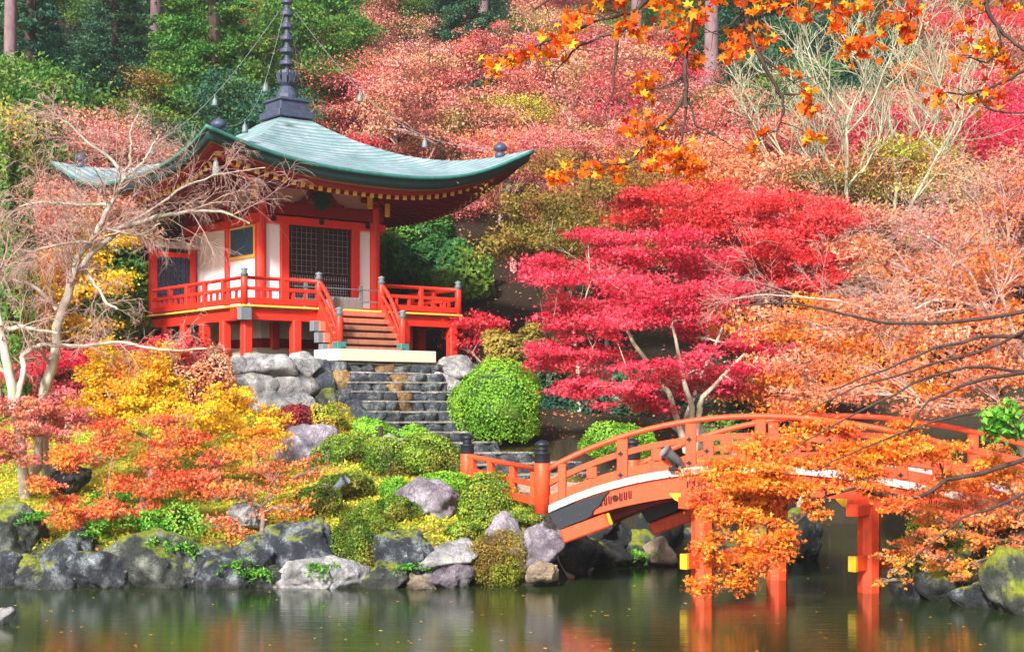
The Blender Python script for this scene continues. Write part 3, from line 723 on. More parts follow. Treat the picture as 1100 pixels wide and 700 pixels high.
for sx, sy in ((-1, -1), (1, -1), (1, 1), (-1, 1)):      # hip rafters
    c0 = (RC[0]+sx*2.2, RC[1]+sy*2.2, ZE-.1); c1 = (RC[0]+sx*RR*.90, RC[1]+sy*RR*.90, ZE+lift(sx, sy)*.92-.5)
    m = MB().bar(c0, c1, .2, .26, 0); d = np.array(c1)-np.array(c0); d /= np.linalg.norm(d); m.bar(np.array(c1)+d*.05, c1, .23, .29, 1)
    m.build('hip_rafter', ['vermilion paint', 'gold trim'], roof)
    # ridge over the hip and its knob
    ts = np.linspace(.1, 1.0, 14); P = [(RC[0]+sx*RR*t*(1+.035*t**3), RC[1]+sy*RR*t*(1+.035*t**3), float(roof_z(t, t))+.0) for t in ts]
    MB().tube(P, [.10]*13+[.05], 6).build('hip_ridge', 'copper roof' if False else 'verdigris', roof, True) if False else None
    t = .90; k = part('ridge_knob', 'bronze spire metal', lambda m: m.lathe([(.17, -.1), (.17, .04), (.10, .08), (.10, .12), (.21, .15), (.22, .24), (.17, .32), (.07, .38), (.01, .42)], (RC[0]+sx*RR*t, RC[1]+sy*RR*t, float(roof_z(sx*t, sy*t))), 14), roof, True)
    # wind bell under the corner
    bx, by = RC[0]+sx*RR*.93, RC[1]+sy*RR*.93; bz = ZE+lift(sx, sy)*.85-.55
    b = part('wind_bell', 'grey metal', lambda m: m.lathe([(.10, -.62), (.105, -.60), (.085, -.35), (.07, -.26), (.02, -.22), (.008, -.2), (.008, .05)], (bx, by, bz), 12), roof, True)
# ---- spire
spire = part('spire', 'bronze spire metal', lambda m: [m.box((RC[0], RC[1], ZE+2.42), (1.28, 1.28, .22), bev=.02), m.box((RC[0], RC[1], ZE+2.68), (1.0, 1.0, .34), bev=.01), m.box((RC[0], RC[1], ZE+2.89), (1.12, 1.12, .08), bev=.01),
    m.lathe([(.36, 2.93), (.34, 3.1), (.24, 3.28), (.2, 3.36), (.08, 3.42), (.08, 7.9)], (RC[0], RC[1], ZE), 16)])
def petals(m):
    for k in range(8):
        a = k*math.pi/4; c, s_ = math.cos(a), math.sin(a); q = [(.12, 3.36), (.26, 3.5), (.32, 3.75), (.28, 3.86)]
        for (r0, z0), (r1, z1) in zip(q, q[1:]): m.bar((RC[0]+c*r0, RC[1]+s_*r0, ZE+z0), (RC[0]+c*r1, RC[1]+s_*r1, ZE+z1), .16, .03)
part('lotus', 'bronze spire metal', petals, spire)
for k in range(9):
    z = 4.12+k*.395; r = .235-.011*k
    part('spire_ring', 'bronze spire metal', lambda m: m.lathe([(.09, -.09), (r-.02, -.07), (r, -.05), (r, .05), (r-.03, .07), (.12, .10), (.10, .16)], (RC[0], RC[1], ZE+z), 18), spire)
part('spire_tip', 'bronze spire metal', lambda m: m.lathe([(.05, 7.9), (.2, 8.1), (.24, 8.3), (.1, 8.5), (.02, 8.8)], (RC[0], RC[1], ZE), 12), spire)
for sx, sy in ((-1, -1), (1, -1), (-1, 1), (1, 1)):
    p0 = np.array([RC[0]+sx*.2, RC[1]+sy*.2, ZE+5.75]); p1 = np.array([RC[0]+sx*RR*.86, RC[1]+sy*RR*.86, float(roof_z(sx*.86, sy*.86))+.25])
    t = np.linspace(0, 1, 16)[:, None]; P = p0*(1-t)+p1*t; P[:, 2] -= 1.35*np.sin(t[:, 0]*math.pi)*.9
    ch = part('chain', 'grey metal', lambda m: [m.tube(P, .008, 5)]+[m.bar(P[i]-.015, P[i]+.015, .03, .02) for i in range(1, 15)], spire)
    for q in (5, 10):
        part('bell', 'grey metal', lambda m: m.lathe([(.09, -.36), (.095, -.34), (.07, -.16), (.02, -.10), (.01, 0)], tuple(P[q]), 10), ch, True)

# things standing on the veranda
def at_hall(name, label, cat, u, v, z):
    p = L2W(u, v); return tag(empty(name, (p[0], p[1], ZP+z), AZ), label, cat)
ob = at_hall('offering_box', 'grey wooden slatted offering box on the veranda at the top of the wooden stairs', 'offering box', 3.75, .75, DK)
MB().box((0, 0, .17), (1.0, .5, .34), bev=.02).build('box', 'weathered grey wood', ob)
m = MB(); [m.box((q, 0, .37), (.05, .5, .05)) for q in np.linspace(-.42, .42, 8)]; m.build('slatted_top', 'weathered grey wood', ob)
MB().box((0, 0, .40), (1.06, .08, .05)).build('top_bar', 'grey metal', ob)
bar_ = at_hall('barrier', 'thin grey metal barrier with two rails in front of the temple door', 'barrier', 3.75, 1.3, DK)
m = MB(); m.box((0.95, 0, .42), (.1, .08, .84)); m.build('post', 'grey metal', bar_); MB().box((-1.0, 0, .42), (.1, .08, .84)).build('post', 'grey metal', bar_)
for z in (.35, .72): MB().bar((-1.4, -.05, z), (1.9, -.05, z), .03, .035).build('rail', 'grey metal', bar_)

# ------------------------------------------------------------------ rocks
def rock_mb(seed, size, rough=.13, sub=4, flat=0, pl=(10, 15)):
    import bmesh
    rng = np.random.default_rng(seed); bm = bmesh.new(); bmesh.ops.create_icosphere(bm, subdivisions=sub, radius=1)
    V = np.array([v.co[:] for v in bm.verts]); F_ = [[v.index for v in f.verts] for f in bm.faces]; bm.free()
    npl = rng.integers(*pl); nrm = rng.normal(size=(npl, 3)); nrm /= np.linalg.norm(nrm, axis=1, keepdims=True); h = rng.uniform(.58, .92, npl)
    dt = V@nrm.T; r = np.where(dt > .15, h/np.maximum(dt, .15), 9); k = 34.
    rr = -np.log(np.exp(-k*np.minimum(r, 3)).sum(1)+np.exp(-k*1.12))/k
    s0 = seed*3.7; V = V*rr[:, None]
    V *= np.array(size)
    ms = float(np.mean(size)); amp = rough*ms
    for i in range(len(V)):
        p = Vector(V[i]); q = p*(1.1/ms)+Vector((s0, s0*.3, 0))
        n1 = mnoise.fractal(q, 1., 2.1, 4); n2 = mnoise.ridged_multi_fractal(q*1.7, 1, 2.1, 4, 1, 2)-1
        n3 = mnoise.fractal(q*5, 1., 2.1, 3); V[i] += (V[i]/np.linalg.norm(V[i]))*(amp*1.3*n1-amp*.6*n2+amp*.35*n3)
    return V, F_
def rock(name, label, mat, px, ytop, ybot, wpx, D, seed, depth=1.0, rz=0, group=None, cat='boulder', zb=None, sink=.12, sub=4, grp=None, rough=.14):
    if group == 'garden boulders': wpx *= 1.22; ytop -= 5; sub = 5
    if group == 'rocks behind the bridge': wpx *= 1.5; ytop -= 12
    if group == 'rocks on the right bank': wpx *= 1.15; ytop -= 5
    s = D/F; hw = wpx/2*s; zt = H+(HOR-ytop)*s; zb_ = (H+(HOR-ybot)*s) if zb is None else zb; hh = (zt-zb_)/2*(1+sink)*1.06
    zc = zt-hh*.97
    V, F_ = rock_mb(seed, (hw*1.04, hw*depth, hh), rough, sub)
    ca, sa = math.cos(rz), math.sin(rz); V = V@np.array([[ca, sa, 0], [-sa, ca, 0], [0, 0, 1]])
    x = (px-550)*s
    V[:, 2] += hh
    o = MB().add(V, F_).build(name, mat, None, True, (x, D, zc-hh))
    if px is not None: tag(o, label, cat, group)
    return o
G = 'rocks along the pond edge'
shore = [ # px, ytop, ybot, w, D, mat, depth, label
 (14,541,610,60,28.9,'mossy stone',.9,'tall grey mossy boulder at the far left of the shore under the pink maple'),
 (5,590,636,36,28.2,'dark shore stone',.8,'small dark stone at the water, far left edge of the bank'),
 (66,574,638,78,28.35,'dark shore stone',.8,'dark blue-grey boulder with yellow moss on its left side at the water'),
 (38,598,640,34,28.1,'mossy stone',.8,'low stone with yellow moss at the water between two bigger dark boulders'),
 (116,588,638,64,28.2,'dark shore stone',.8,'rounded dark boulder with white lichen flecks below the green fern'),
 (168,578,640,84,28.4,'mossy stone',.8,'wide dark boulder with a moss stripe on top and a shadowy hollow under it'),
 (212,600,640,40,28.25,'dark shore stone',.8,'narrow black stone right of the hollow boulder below the orange maple'),
 (252,572,640,92,28.5,'dark shore stone',.8,'broad craggy grey boulder at the water below the red maple leaves'),
 (290,603,640,40,28.3,'dark shore stone',.8,'dark stone wedged between the craggy boulder and the dark rounded one'),
 (331,557,609,64,28.7,'dark shore stone',.9,'dark rounded boulder sitting on a pale stone, left of the clipped azalea'),
 (325,604,638,58,28.15,'pale stone',.8,'low pale mossy stone at the water under the dark rounded boulder'),
 (372,600,638,52,28.2,'pale stone',.8,'pale streaked stone at the water below the clipped azalea'),
 (437,562,634,58,28.4,'dark shore stone',.8,'tall blue-grey pointed rock at the water between clipped bushes'),
 (412,606,636,40,28.05,'mossy stone',.8,'small mossy stone at the foot of the blue-grey pointed rock'),
 (479,582,610,52,28.3,'pale stone',.9,'whitish stone with a round top beside the brown clipped bush'),
 (478,604,636,50,28.1,'lavender stone',.8,'purple-grey stone at the water under the whitish round stone'),
 (452,620,638,30,27.9,'tan stone',.8,'flat little stone in the water before the clipped bushes'),
 (549,556,600,38,28.7,'lavender stone',.9,'grey-purple pointed rock left of the bridge foot'),
 (580,557,612,42,28.6,'lavender stone',.9,'tall pinkish-grey rock right beside the black bridge shoe'),
 (583,606,626,28,28.0,'tan stone',.8,'small orange-tan stone at the water under the bridge foot'),
]
for i, (px, yt, yb, w_, D, mat, dep, lab) in enumerate(shore):
    rock('boulder', lab, mat, px, yt-4, yb, w_*1.26, D, 100+i, dep, group=G, sub=5)
rock('boulder', 'large pale lavender boulder with a flat top among the clipped bushes', 'lavender stone', 457, 512, 566, 76, 31.0, 141, .8, group='garden boulders')
rock('boulder', 'speckled lavender-white boulder behind the thin orange maple', 'lavender stone', 330, 462, 503, 68, 35.5, 142, .9, group='garden boulders')
rock('boulder', 'pale rounded stone poking out of the green azaleas beside the stairs', 'pale stone', 426, 468, 500, 34, 35.2, 143, .9, group='garden boulders')
rock('boulder', 'small pale stone half hidden below the thin red maple', 'pale stone', 262, 544, 566, 40, 29.4, 144, .9, group='garden boulders')
rock('boulder', 'dark grey stone behind the pink maple trunks on the left bank', 'dark shore stone', 72, 500, 530, 36, 32.0, 145, .9, group='garden boulders')
rock('boulder', 'small pale stone lying in the moss under the clipped azaleas', 'pale stone', 338, 522, 536, 26, 31.5, 146, .9, group='garden boulders')
rock('boulder', 'white-topped rock breaking the water at the left edge of the pond', 'pale stone', -6, 650, 676, 44, 23.2, 147, .8, group='rocks in the pond')
rock('boulder', 'grey mossy rock across the water seen between the two bridge piers', 'mossy stone', 858, 548, 602, 42, 33.2, 148, .8, group='rocks in the pond')
far = [(640,548,600,70,32.6,'black stone','broad rock coloured dark for deep shade behind the bridge left of centre'), (690,550,602,60,33.2,'black stone','rock coloured dark for deep shade left of the first pier'), (740,556,602,60,34.4,'black stone','rock behind the first bridge pier, coloured dark for deep shade'), (606,566,622,50,30.2,'black stone','rock coloured dark for shade, filling the gap below the orange stub beam'), (612,585,618,50,30.6,'black stone','dark rock in the shade under the left end of the bridge'), (648,586,612,50,31.8,'black stone','dark rock under the bridge, second from its left foot'),
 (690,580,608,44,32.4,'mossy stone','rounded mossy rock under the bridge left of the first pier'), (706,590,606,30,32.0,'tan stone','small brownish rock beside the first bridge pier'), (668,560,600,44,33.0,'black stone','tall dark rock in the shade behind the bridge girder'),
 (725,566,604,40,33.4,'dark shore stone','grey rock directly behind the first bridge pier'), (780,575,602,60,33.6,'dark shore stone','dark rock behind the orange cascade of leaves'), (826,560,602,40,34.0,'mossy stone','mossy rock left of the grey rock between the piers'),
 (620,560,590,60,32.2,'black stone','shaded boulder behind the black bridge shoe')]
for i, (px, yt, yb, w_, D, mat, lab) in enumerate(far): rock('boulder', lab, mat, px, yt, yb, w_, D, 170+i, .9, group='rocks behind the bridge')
rb = [(1012,600,652,56,26.2,'mossy stone','dark mossy boulder on the right bank under the pinkish maple twigs'), (1094,588,664,64,24.6,'very mossy stone','big rounded boulder thick with yellow-green moss at the right edge'),
 (975,628,646,34,26.4,'dark shore stone','small grey stone at the water below the right bank foliage'), (1050,622,660,48,25.3,'dark shore stone','dark stone at the water left of the big mossy boulder'), (1046,570,620,70,27.0,'mossy stone','mossy boulder high on the right bank'), (1000,560,610,50,28.6,'dark shore stone','shaded rock under the right end of the bridge'), (1120,540,620,90,26.5,'dark shore stone','large rock cut by the right edge behind the mossy boulder')]
for i, (px, yt, yb, w_, D, mat, lab) in enumerate(rb): rock('boulder', lab, mat, px, yt, yb, w_, D, 190+i, .9, group='rocks on the right bank')

# retaining wall of big stones under the veranda: a thing whose stones are parts
wl = W(300, 440, 40.4); wall = tag(empty('stone_wall', (wl[0], wl[1], gz(wl[0], wl[1]))), 'retaining wall of large pale and dark boulders under the temple veranda, left of the stone stairs', 'stone wall')
def wall_stone(px, yt, yb, w_, D, mat, seed, par, dep=.8):
    s = D/F; V, F_ = rock_mb(seed, (w_/2*s*1.42, w_/2*s*dep*1.1, (yb-yt)/2*s*1.45), .07, 4, pl=(12, 16))
    c = W(px, (yt+yb)/2, D); V += c-np.array(par.location)
    MB().add(V, F_).build('stone', mat, par, True)
ws = [(284,381,406,58,40.9,'pale stone'), (326,384,406,34,41.3,'pale stone'), (268,405,428,46,40.4,'pale stone'), (308,402,430,46,40.8,'pale stone'), (250,384,404,20,40.6,'pale stone'), (285,424,446,50,40.2,'pale stone'), (332,406,424,26,41.2,'tan stone'),
 (322,424,444,34,40.6,'pale stone'), (250,425,448,30,40.0,'pale stone'), (344,386,402,22,41.6,'dark stair stone'), (345,402,424,24,41.4,'dark stair stone'), (362,388,402,26,41.7,'dark stair stone'), (364,400,422,22,41.5,'rusty stair stone'),
 (352,422,440,26,40.9,'mossy stone'), (368,420,440,22,41.0,'dark stair stone'), (380,432,452,24,40.2,'dark stair stone'), (366,438,460,26,40.0,'dark stair stone'), (390,444,466,24,39.6,'dark stair stone'), (345,440,460,26,40.0,'pale stone'), (232,400,430,24,40.8,'dark shore stone'), (215,398,430,24,41.5,'dark shore stone'),
 (380,396,420,18,41.9,'dark stair stone'), (398,456,474,24,39.2,'dark stair stone'), (412,466,484,26,38.6,'dark stair stone')]
for i, (px, yt, yb, w_, D, mat) in enumerate(ws): wall_stone(px, yt, yb, w_, D, mat, 300+i, wall)
wr = tag(empty('stone_wall', tuple(L2W(6.9, -.9))+(ZP-1.2,)), 'pale stone wall corner right of the stair top, beside the round green bush', 'stone wall')
for i, (px, yt, yb, w_, D, mat) in enumerate([(487,384,410,40,44.6,'pale stone'), (500,398,424,40,44.8,'dark shore stone'), (478,402,420,24,43.6,'pale stone'), (510,392,410,30,45.6,'dark shore stone'), (524,400,430,44,46,'dark shore stone')]): wall_stone(px, yt, yb, w_, D, mat, 340+i, wr)

# ------------------------------------------------------------------ stone stairs
stairs = tag(empty('stone_stairs', (*L2W(3.75, -7.6), 1.45), AZ), 'long flight of dark rough stone steps with pale treads climbing to the temple', 'stairs')
zb0 = 1.45; rng = np.random.default_rng(5)
def L(u, v, z): return (u-3.75, v+7.6, z-zb0)
NST = 12
for k in range(NST):
    zt = 4.66-k*.272; vf = -1.95-k*.525; uc = 3.78-.177*k; hw_ = 1.6-.035*k
    a, b = uc-hw_, uc+hw_
    if k > 7: b = {8: 4.4, 9: 5.2, 10: 6.4, 11: 6.9}[k]; a = uc-1.2
    m = MB(); x_ = a; j = 0
    tr = m
    # tread of irregular flat slabs, slightly worn
    while x_ < b-.1:
        w_ = min(rng.uniform(.5, 1.1), b-x_); dz = rng.uniform(-.012, .012)
        m.box(L(x_+w_/2, vf+.37, zt-.03+dz), (w_-.012, .66+rng.uniform(-.03, .03), .06), rz=rng.uniform(-.012, .012), bev=.018); x_ += w_
    st = m.build('step', 'tread stone', stairs)
    MB().box(L((a+b)/2, vf+.42, zt-.3), (b-a-.1, .5, .5)).build('step_core', 'dark stair stone', st)
    x_ = a; rs = []
    while x_ < b-.08:
        w_ = min(rng.uniform(.34, .72), b-x_)
        V, F_ = rock_mb(int(rng.integers(1e6)), (w_/2*1.45, .25, .32), .07, 3, pl=(10, 14))
        V[:, 2] = np.clip(V[:, 2], -.16, .15); V += np.array(L(x_+w_/2, vf+.21+rng.uniform(-.03, .02), zt-.18)); rs.append((V, F_)); x_ += w_
    for q, (mat, sel) in enumerate((('dark stair stone', lambda i: i % 5 != 2 or k > 4), ('rusty stair stone', lambda i: i % 5 == 2 and k <= 4))):
        m = MB(); [m.add(*r_) for i, r_ in enumerate(rs) if sel(i)]
        if m.v: m.build('riser_stones', mat, st, True)

# ------------------------------------------------------------------ bridge
bridge_o = np.array([.62, 28.0, 0.0]); ax = np.array([1, -.15, 0]); ax /= np.linalg.norm(ax); cr = np.array([1.9, 1.85, 0])
bridge = tag(empty('arched_bridge', (bridge_o[0], bridge_o[1], 0)), 'orange arched wooden footbridge with white deck edge crossing the pond', 'bridge')
# profile of the deck edge: s (metres along) -> z
ps = np.array([W(p, 0, 28)[0] for p in (583, 610, 640, 670, 700, 730, 760, 800, 840, 880, 920, 960, 1000, 1028, 1070)])-.62
pz = np.array([H+(HOR-y)*28/F for y in (548, 533.5, 522.5, 514, 508, 503.5, 500.5, 498.5, 498.8, 502, 507, 514, 522, 528.5, 539)])
SE = 9.3
cz = np.polyfit(ps, pz, 4)
def dz_(s): return np.polyval(cz, np.clip(s, -.1, 8.9)) 
def BP(s, w_, z): return ax*s+cr*w_+np.array([0, 0, z])
S_ = np.linspace(-.05, SE, 48)
def sweep(name, mat, w0, w1, z0, z1, s=S_, parent=bridge, fz0=None, fz1=None):
    m = MB(); V = []
    for q in s:
        zz0 = z0 if fz0 is None else fz0(q); zz1 = z1 if fz1 is None else fz1(q)
        for w_, z in ((w0, zz0), (w1, zz0), (w1, zz1), (w0, zz1)): V.append(BP(q, w_, dz_(q)+z))
    n_ = len(s); f = [(i*4+j, (i+1)*4+j, (i+1)*4+(j+1) % 4, i*4+(j+1) % 4) for i in range(n_-1) for j in range(4)]+[(3, 2, 1, 0), ((n_-1)*4, (n_-1)*4+1, (n_-1)*4+2, (n_-1)*4+3)]
    return m.add(V, f).build(name, mat, parent)
BO = 'bridge orange paint'
wu = 1/np.linalg.norm(cr)     # one metre in cr units
dk = sweep('deck', 'weathered white wood', -.04*wu, 1+.04*wu, -.13, 0)
for w_ in (-.055*wu, 1+.03*wu): sweep('deck_edge', 'deck edge wood', w_, w_+.03*wu, -.125, .012, parent=dk)
for nm, w_ in (('near', 0.02*wu), ('far', 1-.1*wu)):
    g = sweep('girder', BO, w_, w_+.14*wu, 0, -.125, S_[3:-1], fz0=lambda q: -.47-.05*math.sin(min(1, max(0, q/8))*math.pi))
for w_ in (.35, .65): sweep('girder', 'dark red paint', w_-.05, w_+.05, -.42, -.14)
# black metal shoe and stub beam at the left end of both girders
for w_ in (-.012*wu, 1-.11*wu):
    V = []; ss2 = np.linspace(.12, 1.05, 10); top = [BP(q, w_, dz_(q)-.14) for q in ss2]; bot = [BP(q, w_, dz_(q)-.52) for q in ss2[:7]]
    prof = [(q, dz_(q)-.16) for q in np.linspace(.10, 1.22, 9)]+[(1.1, dz_(1.1)-.26), (1.05, dz_(1.05)-.36), (.92, dz_(.92)-.42), (.9, dz_(.9)-.50)]+[(q, dz_(q)-.53) for q in np.linspace(.8, .28, 5)]
    k = len(prof); V = [BP(q, w_-.02*wu, z) for q, z in prof]+[BP(q, w_+.19*wu, z) for q, z in prof]
    MB().add(V, [tuple(range(k))[::-1], tuple(range(k, 2*k))]+[(i, (i+1) % k, (i+1) % k+k, i+k) for i in range(k)]).build('girder_shoe', 'dark metal', bridge)
    p0 = BP(.28, w_+.08*wu, dz_(.28)-.66); p1 = BP(1.15, w_+.08*wu, dz_(1.15)-.66)
    d = (p1-p0)/np.linalg.norm(p1-p0)
    m = MB().bar(p0, p1, .26, .26, 0, .03); m.bar(p1, p1+d*.06, .25, .25, 1, .03); m.build('stub_beam', [BO, 'yellow paint'], bridge)
# crest marks with slots on the outer girder face
def crest(sc_):
    m = MB()
    z = dz_(sc_)-.30; sl = (dz_(sc_+.1)-dz_(sc_-.1))/.2
    for k in (-3.2, -2.2, -1.2, 1.2, 2.2, 3.2):
        p = BP(sc_+k*.085, -.0*wu, z+k*.085*sl); 
        m.bar(p+np.array([-.02, -.012, -.07]), p+np.array([-.02, -.012, .07]), .02, .022); m.bar(p+np.array([.02, -.012, -.07]), p+np.array([.02, -.012, .07]), .02, .022)
        m.bar(p+np.array([-.02, -.012, -.07]), p+np.array([.02, -.012, -.07]), .012, .014)
    for k in range(8):
        a = k*math.pi/4; p = BP(sc_, 0, z)+np.array([0, -.012, 0]); m.bar(p+np.array([.05*math.cos(a), 0, .05*math.sin(a)]), p+np.array([.05*math.cos(a+.785), 0, .05*math.sin(a+.785)]), .02, .024)
    m.bar(p+np.array([-.03, 0, 0]), p+np.array([.03, 0, 0]), .012, .03)
    m.build('crest_mark', 'dark metal', bridge)
for q in (1.32, 2.95, 4.9, 7.3): crest(q)
# railings
def rh(q): return 1+.26*math.sin(math.pi*min(1, max(0, q/8.8)))
for w_ in (.015, .985):
    rl = sweep('railing', BO, w_-.055*wu, w_+.055*wu, .02, .20, np.linspace(0.0, SE, 44))
    s2 = np.linspace(0.02, SE, 44)
    MB().tube([BP(q, w_, dz_(q)+.72*rh(q)) for q in s2], .056, 10).build('handrail', BO, rl, True)
    sweep('rail', BO, w_-.04*wu, w_+.04*wu, .38, 0, np.linspace(0, SE, 44), rl, fz0=lambda q: .39*rh(q), fz1=lambda q: .39*rh(q)+.11)
    tt = [.30]+[1.43+1.27*k for k in range(6)]
    for q in tt:
        MB().box(BP(q, w_, dz_(q)+.35*rh(q)), (.20 if q > .5 else .15, .15, .66*rh(q)), rz=-.149, bev=.012).build('rail_post', BO, rl)
        if q > .5:
            for z in (.10, .44*rh(q)):
                m = MB()
                c = BP(q, w_-.062*wu, dz_(q)+z); m.prism([(c[0]+.055*math.cos(a)*(1 if k % 2 == 0 else .55), c[2]+.055*math.sin(a)*(1 if k % 2 == 0 else .55)) for k, a in enumerate(np.arange(8)*math.pi/4)], c[1]-.045, c[1]+.01)
                m.build('nail_cover', 'dark metal', rl)
    for q in [.86]+[1.43+1.27*(k+.5) for k in range(5)]:
        MB().box(BP(q, w_, dz_(q)+.29*rh(q)), (.19, .12, .20*rh(q)), rz=-.149, bev=.01).build('strut', BO, rl)
    for se in (-.08, SE-.1):
        p = BP(se, w_, dz_(se)-.02); r = .15
        h = .92
        nw = MB().lathe([(r, -.03), (r, h-.02), (r*.9, h)], tuple(p), 18).build('newel_post', BO, bridge, True)
        z1 = p[2]+h
        MB().lathe([(r*.98, 0), (r*1.02, .02), (r*.95, .15), (r*1.12, .17), (r*1.12, .19), (r*.75, .20), (r*.62, .235), (r*.98, .25), (r*.70, .27), (r*.55, .285), (r*.95, .32), (r*1.0, .35), (r*.7, .395), (.02, .43)], (p[0], p[1], z1), 18).build('post_cap', 'dark metal', nw, True)
# splayed wing railing on the left bank
pA = BP(-.08, .015, dz_(0)); pB = W(502, 520, 32.6)-np.array([bridge_o[0], bridge_o[1], 0])
wing = MB().bar(pA+np.array([0, 0, .10]), pB+np.array([0, 0, .0]), .12, .14).build('wing_railing', BO, bridge)
MB().bar(pA+np.array([0, 0, .42]), pB+np.array([0, 0, .33]), .09, .10).build('rail', BO, wing)
MB().tube([pA+np.array([0, 0, .72]), pB+np.array([0, 0, .62])], .055, 10).build('handrail', BO, wing, True)
for q in (.09, .35, .65, .92):
    p = pA*(1-q)+pB*q; MB().box(p+np.array([0, 0, .34]), (.13, .13, .62), rz=.9, bev=.01).build('rail_post', BO, wing)
nw = MB().lathe([(.15, -.3), (.15, .66), (.13, .68)], tuple(pB), 18).build('newel_post', BO, bridge, True)
r = .15
MB().lathe([(r*.98, 0), (r*1.02, .02), (r*.95, .15), (r*1.12, .17), (r*1.12, .19), (r*.75, .20), (r*.62, .235), (r*.98, .25), (r*.70, .27), (r*.55, .285), (r*.95, .32), (r*1.0, .35), (r*.7, .395), (.02, .43)], (pB[0], pB[1], pB[2]+.68), 18).build('post_cap', 'dark metal', nw, True)
# piers: two octagonal pillars, tie beam and capital each
for sp in (2.84, 5.86):
    piers = []
    for w_ in (.06, .94):
        p = BP(sp, w_, 0); top = dz_(sp)-.62
        MB().lathe([(.21, -1.3), (.21, top+.02)], (p[0], p[1], 0), 8).build('pillar', BO, bridge)
    cdir = cr/np.linalg.norm(cr); a = BP(sp, .06, .55); b = BP(sp, .94, .55)
    m = MB().bar(a-cdir*.50, b+cdir*.50, .16, .28, 0, .01); m.bar(a-cdir*.57, a-cdir*.50, .162, .282, 1, .008); m.bar(b+cdir*.50, b+cdir*.57, .142, .282, 1, .008); m.build('tie_beam', [BO, 'yellow paint'], bridge)
    top = dz_(sp)-.64; a = BP(sp, .06, top); b = BP(sp, .94, top)
    m = MB().bar(a-cdir*.50, b+cdir*.5, .26, .22, 0, .02); m.bar(a-cdir*.56, a-cdir*.50, .262, .222, 0, .01); m.bar(b+cdir*.5, b+cdir*.56, .262, .222, 0, .01); m.build('cross_beam', [BO, 'yellow paint'], bridge)
    for w_ in (.06, .94):
        c = BP(sp, w_, dz_(sp)-.535); prof = [(-.62, .04), (-.55, -.06), (-.42, -.12), (-.26, -.16), (.26, -.16), (.42, -.12), (.55, -.06), (.62, .04), (.62, .075), (-.62, .075)]
        m = MB(); k = len(prof); sl = (dz_(sp+.3)-dz_(sp-.3))/.6
        for (yy0, yy1, mi, pr) in ((-.13, .13, 0, [q for q in prof if abs(q[0]) < .5] ), (-.132, .132, 1, None)):
            if pr is None:
                for sg in (-1, 1):
                    pr2 = [(sg*.42, -.10), (sg*.52, -.06), (sg*.62, .04), (sg*.62, .07), (sg*.42, .07)]
                    V = [c+ax*x_+np.array([0, yy, z+sl*x_*.3]) for yy in (yy0, yy1) for x_, z in pr2]; q5 = 5
                    m.add(V, [tuple(range(q5)), tuple(range(q5, 2*q5))[::-1]]+[(i, (i+1) % q5, (i+1) % q5+q5, i+q5) for i in range(q5)], 1 if sg < 0 else 0)
            else:
                pr = [(-.42, .07)]+pr+[(.42, .07)] if False else [(-.42, .07), (-.42, -.12), (-.26, -.16), (.26, -.16), (.42, -.12), (.42, .07)]; q6 = 6
                V = [c+ax*x_+np.array([0, yy, z+sl*x_*.3]) for yy in (yy0, yy1) for x_, z in pr]
                m.add(V, [tuple(range(q6)), tuple(range(q6, 2*q6))[::-1]]+[(i, (i+1) % q6, (i+1) % q6+q6, i+q6) for i in range(q6)], 0)
        m.build('capital', [BO, 'yellow paint'], bridge)
# floodlights clamped on the bridge and set in the garden
def floodlight(loc, dirv, label, sc_=1.0):
    root = tag(empty('floodlight', loc), label, 'floodlight', 'floodlights')
    d = Vector(dirv).normalized(); d = np.array(d)
    P = [np.array([0, 0, .16*sc_])+d*q*sc_ for q in (-.20, -.18, -.10, -.09, .12, .14, .2)]
    MB().tube(P, [x*sc_ for x in (.03, .055, .06, .075, .085, .10, .10)], 14).build('lamp_housing', 'grey metal', root, True)
    MB().box((0, 0, .02), (.16*sc_, .14*sc_, .05*sc_), bev=.01).build('base', 'dark metal', root)
    MB().bar((0, -.0, .03), (0, 0, .14*sc_), .03, .12*sc_).build('bracket', 'dark metal', root)
p = bridge_o+BP(2.5, -.05, dz_(2.5)+.0)
floodlight(tuple(p), (-.75, -.3, .62), 'grey cylindrical floodlight clamped to the bridge edge beside a railing post', 1.25)
p = bridge_o+BP(2.05, .98, dz_(2.05)+.02)
floodlight(tuple(p), (-.8, .2, .55), 'dark floodlight seen through the bridge railing on its far side', 1.1)
p = W(364, 520, 31.6); floodlight((p[0], p[1], gz(p[0], p[1])+.15), (.6, -.3, .6), 'blue-black spot lamp standing in the moss beside the thin orange maple', 1.2)
p = W(566, 552, 28.9); floodlight((p[0], p[1], gz(p[0], p[1])+.1), (-.5, .2, .4), 'tiny black ground lamp in the grass at the foot of the bridge post', .7)
for px, yb, h_ in ((396, 460, .42), (409, 462, .62)):
    p = W(px, yb, 35.6); z = gz(p[0], p[1])
    tag(MB().lathe([(.06, -.1), (.065, h_), (.05, h_+.03), (.0, h_+.05)], (0, 0, 0), 10).build('stake', 'dark bark', None, True, (p[0], p[1], z)), {396: 'left one of two short dark wooden stakes among the azaleas beside the stairs', 409: 'right one of two short dark wooden stakes among the azaleas beside the stairs'}[px], 'stake', 'wooden stakes')
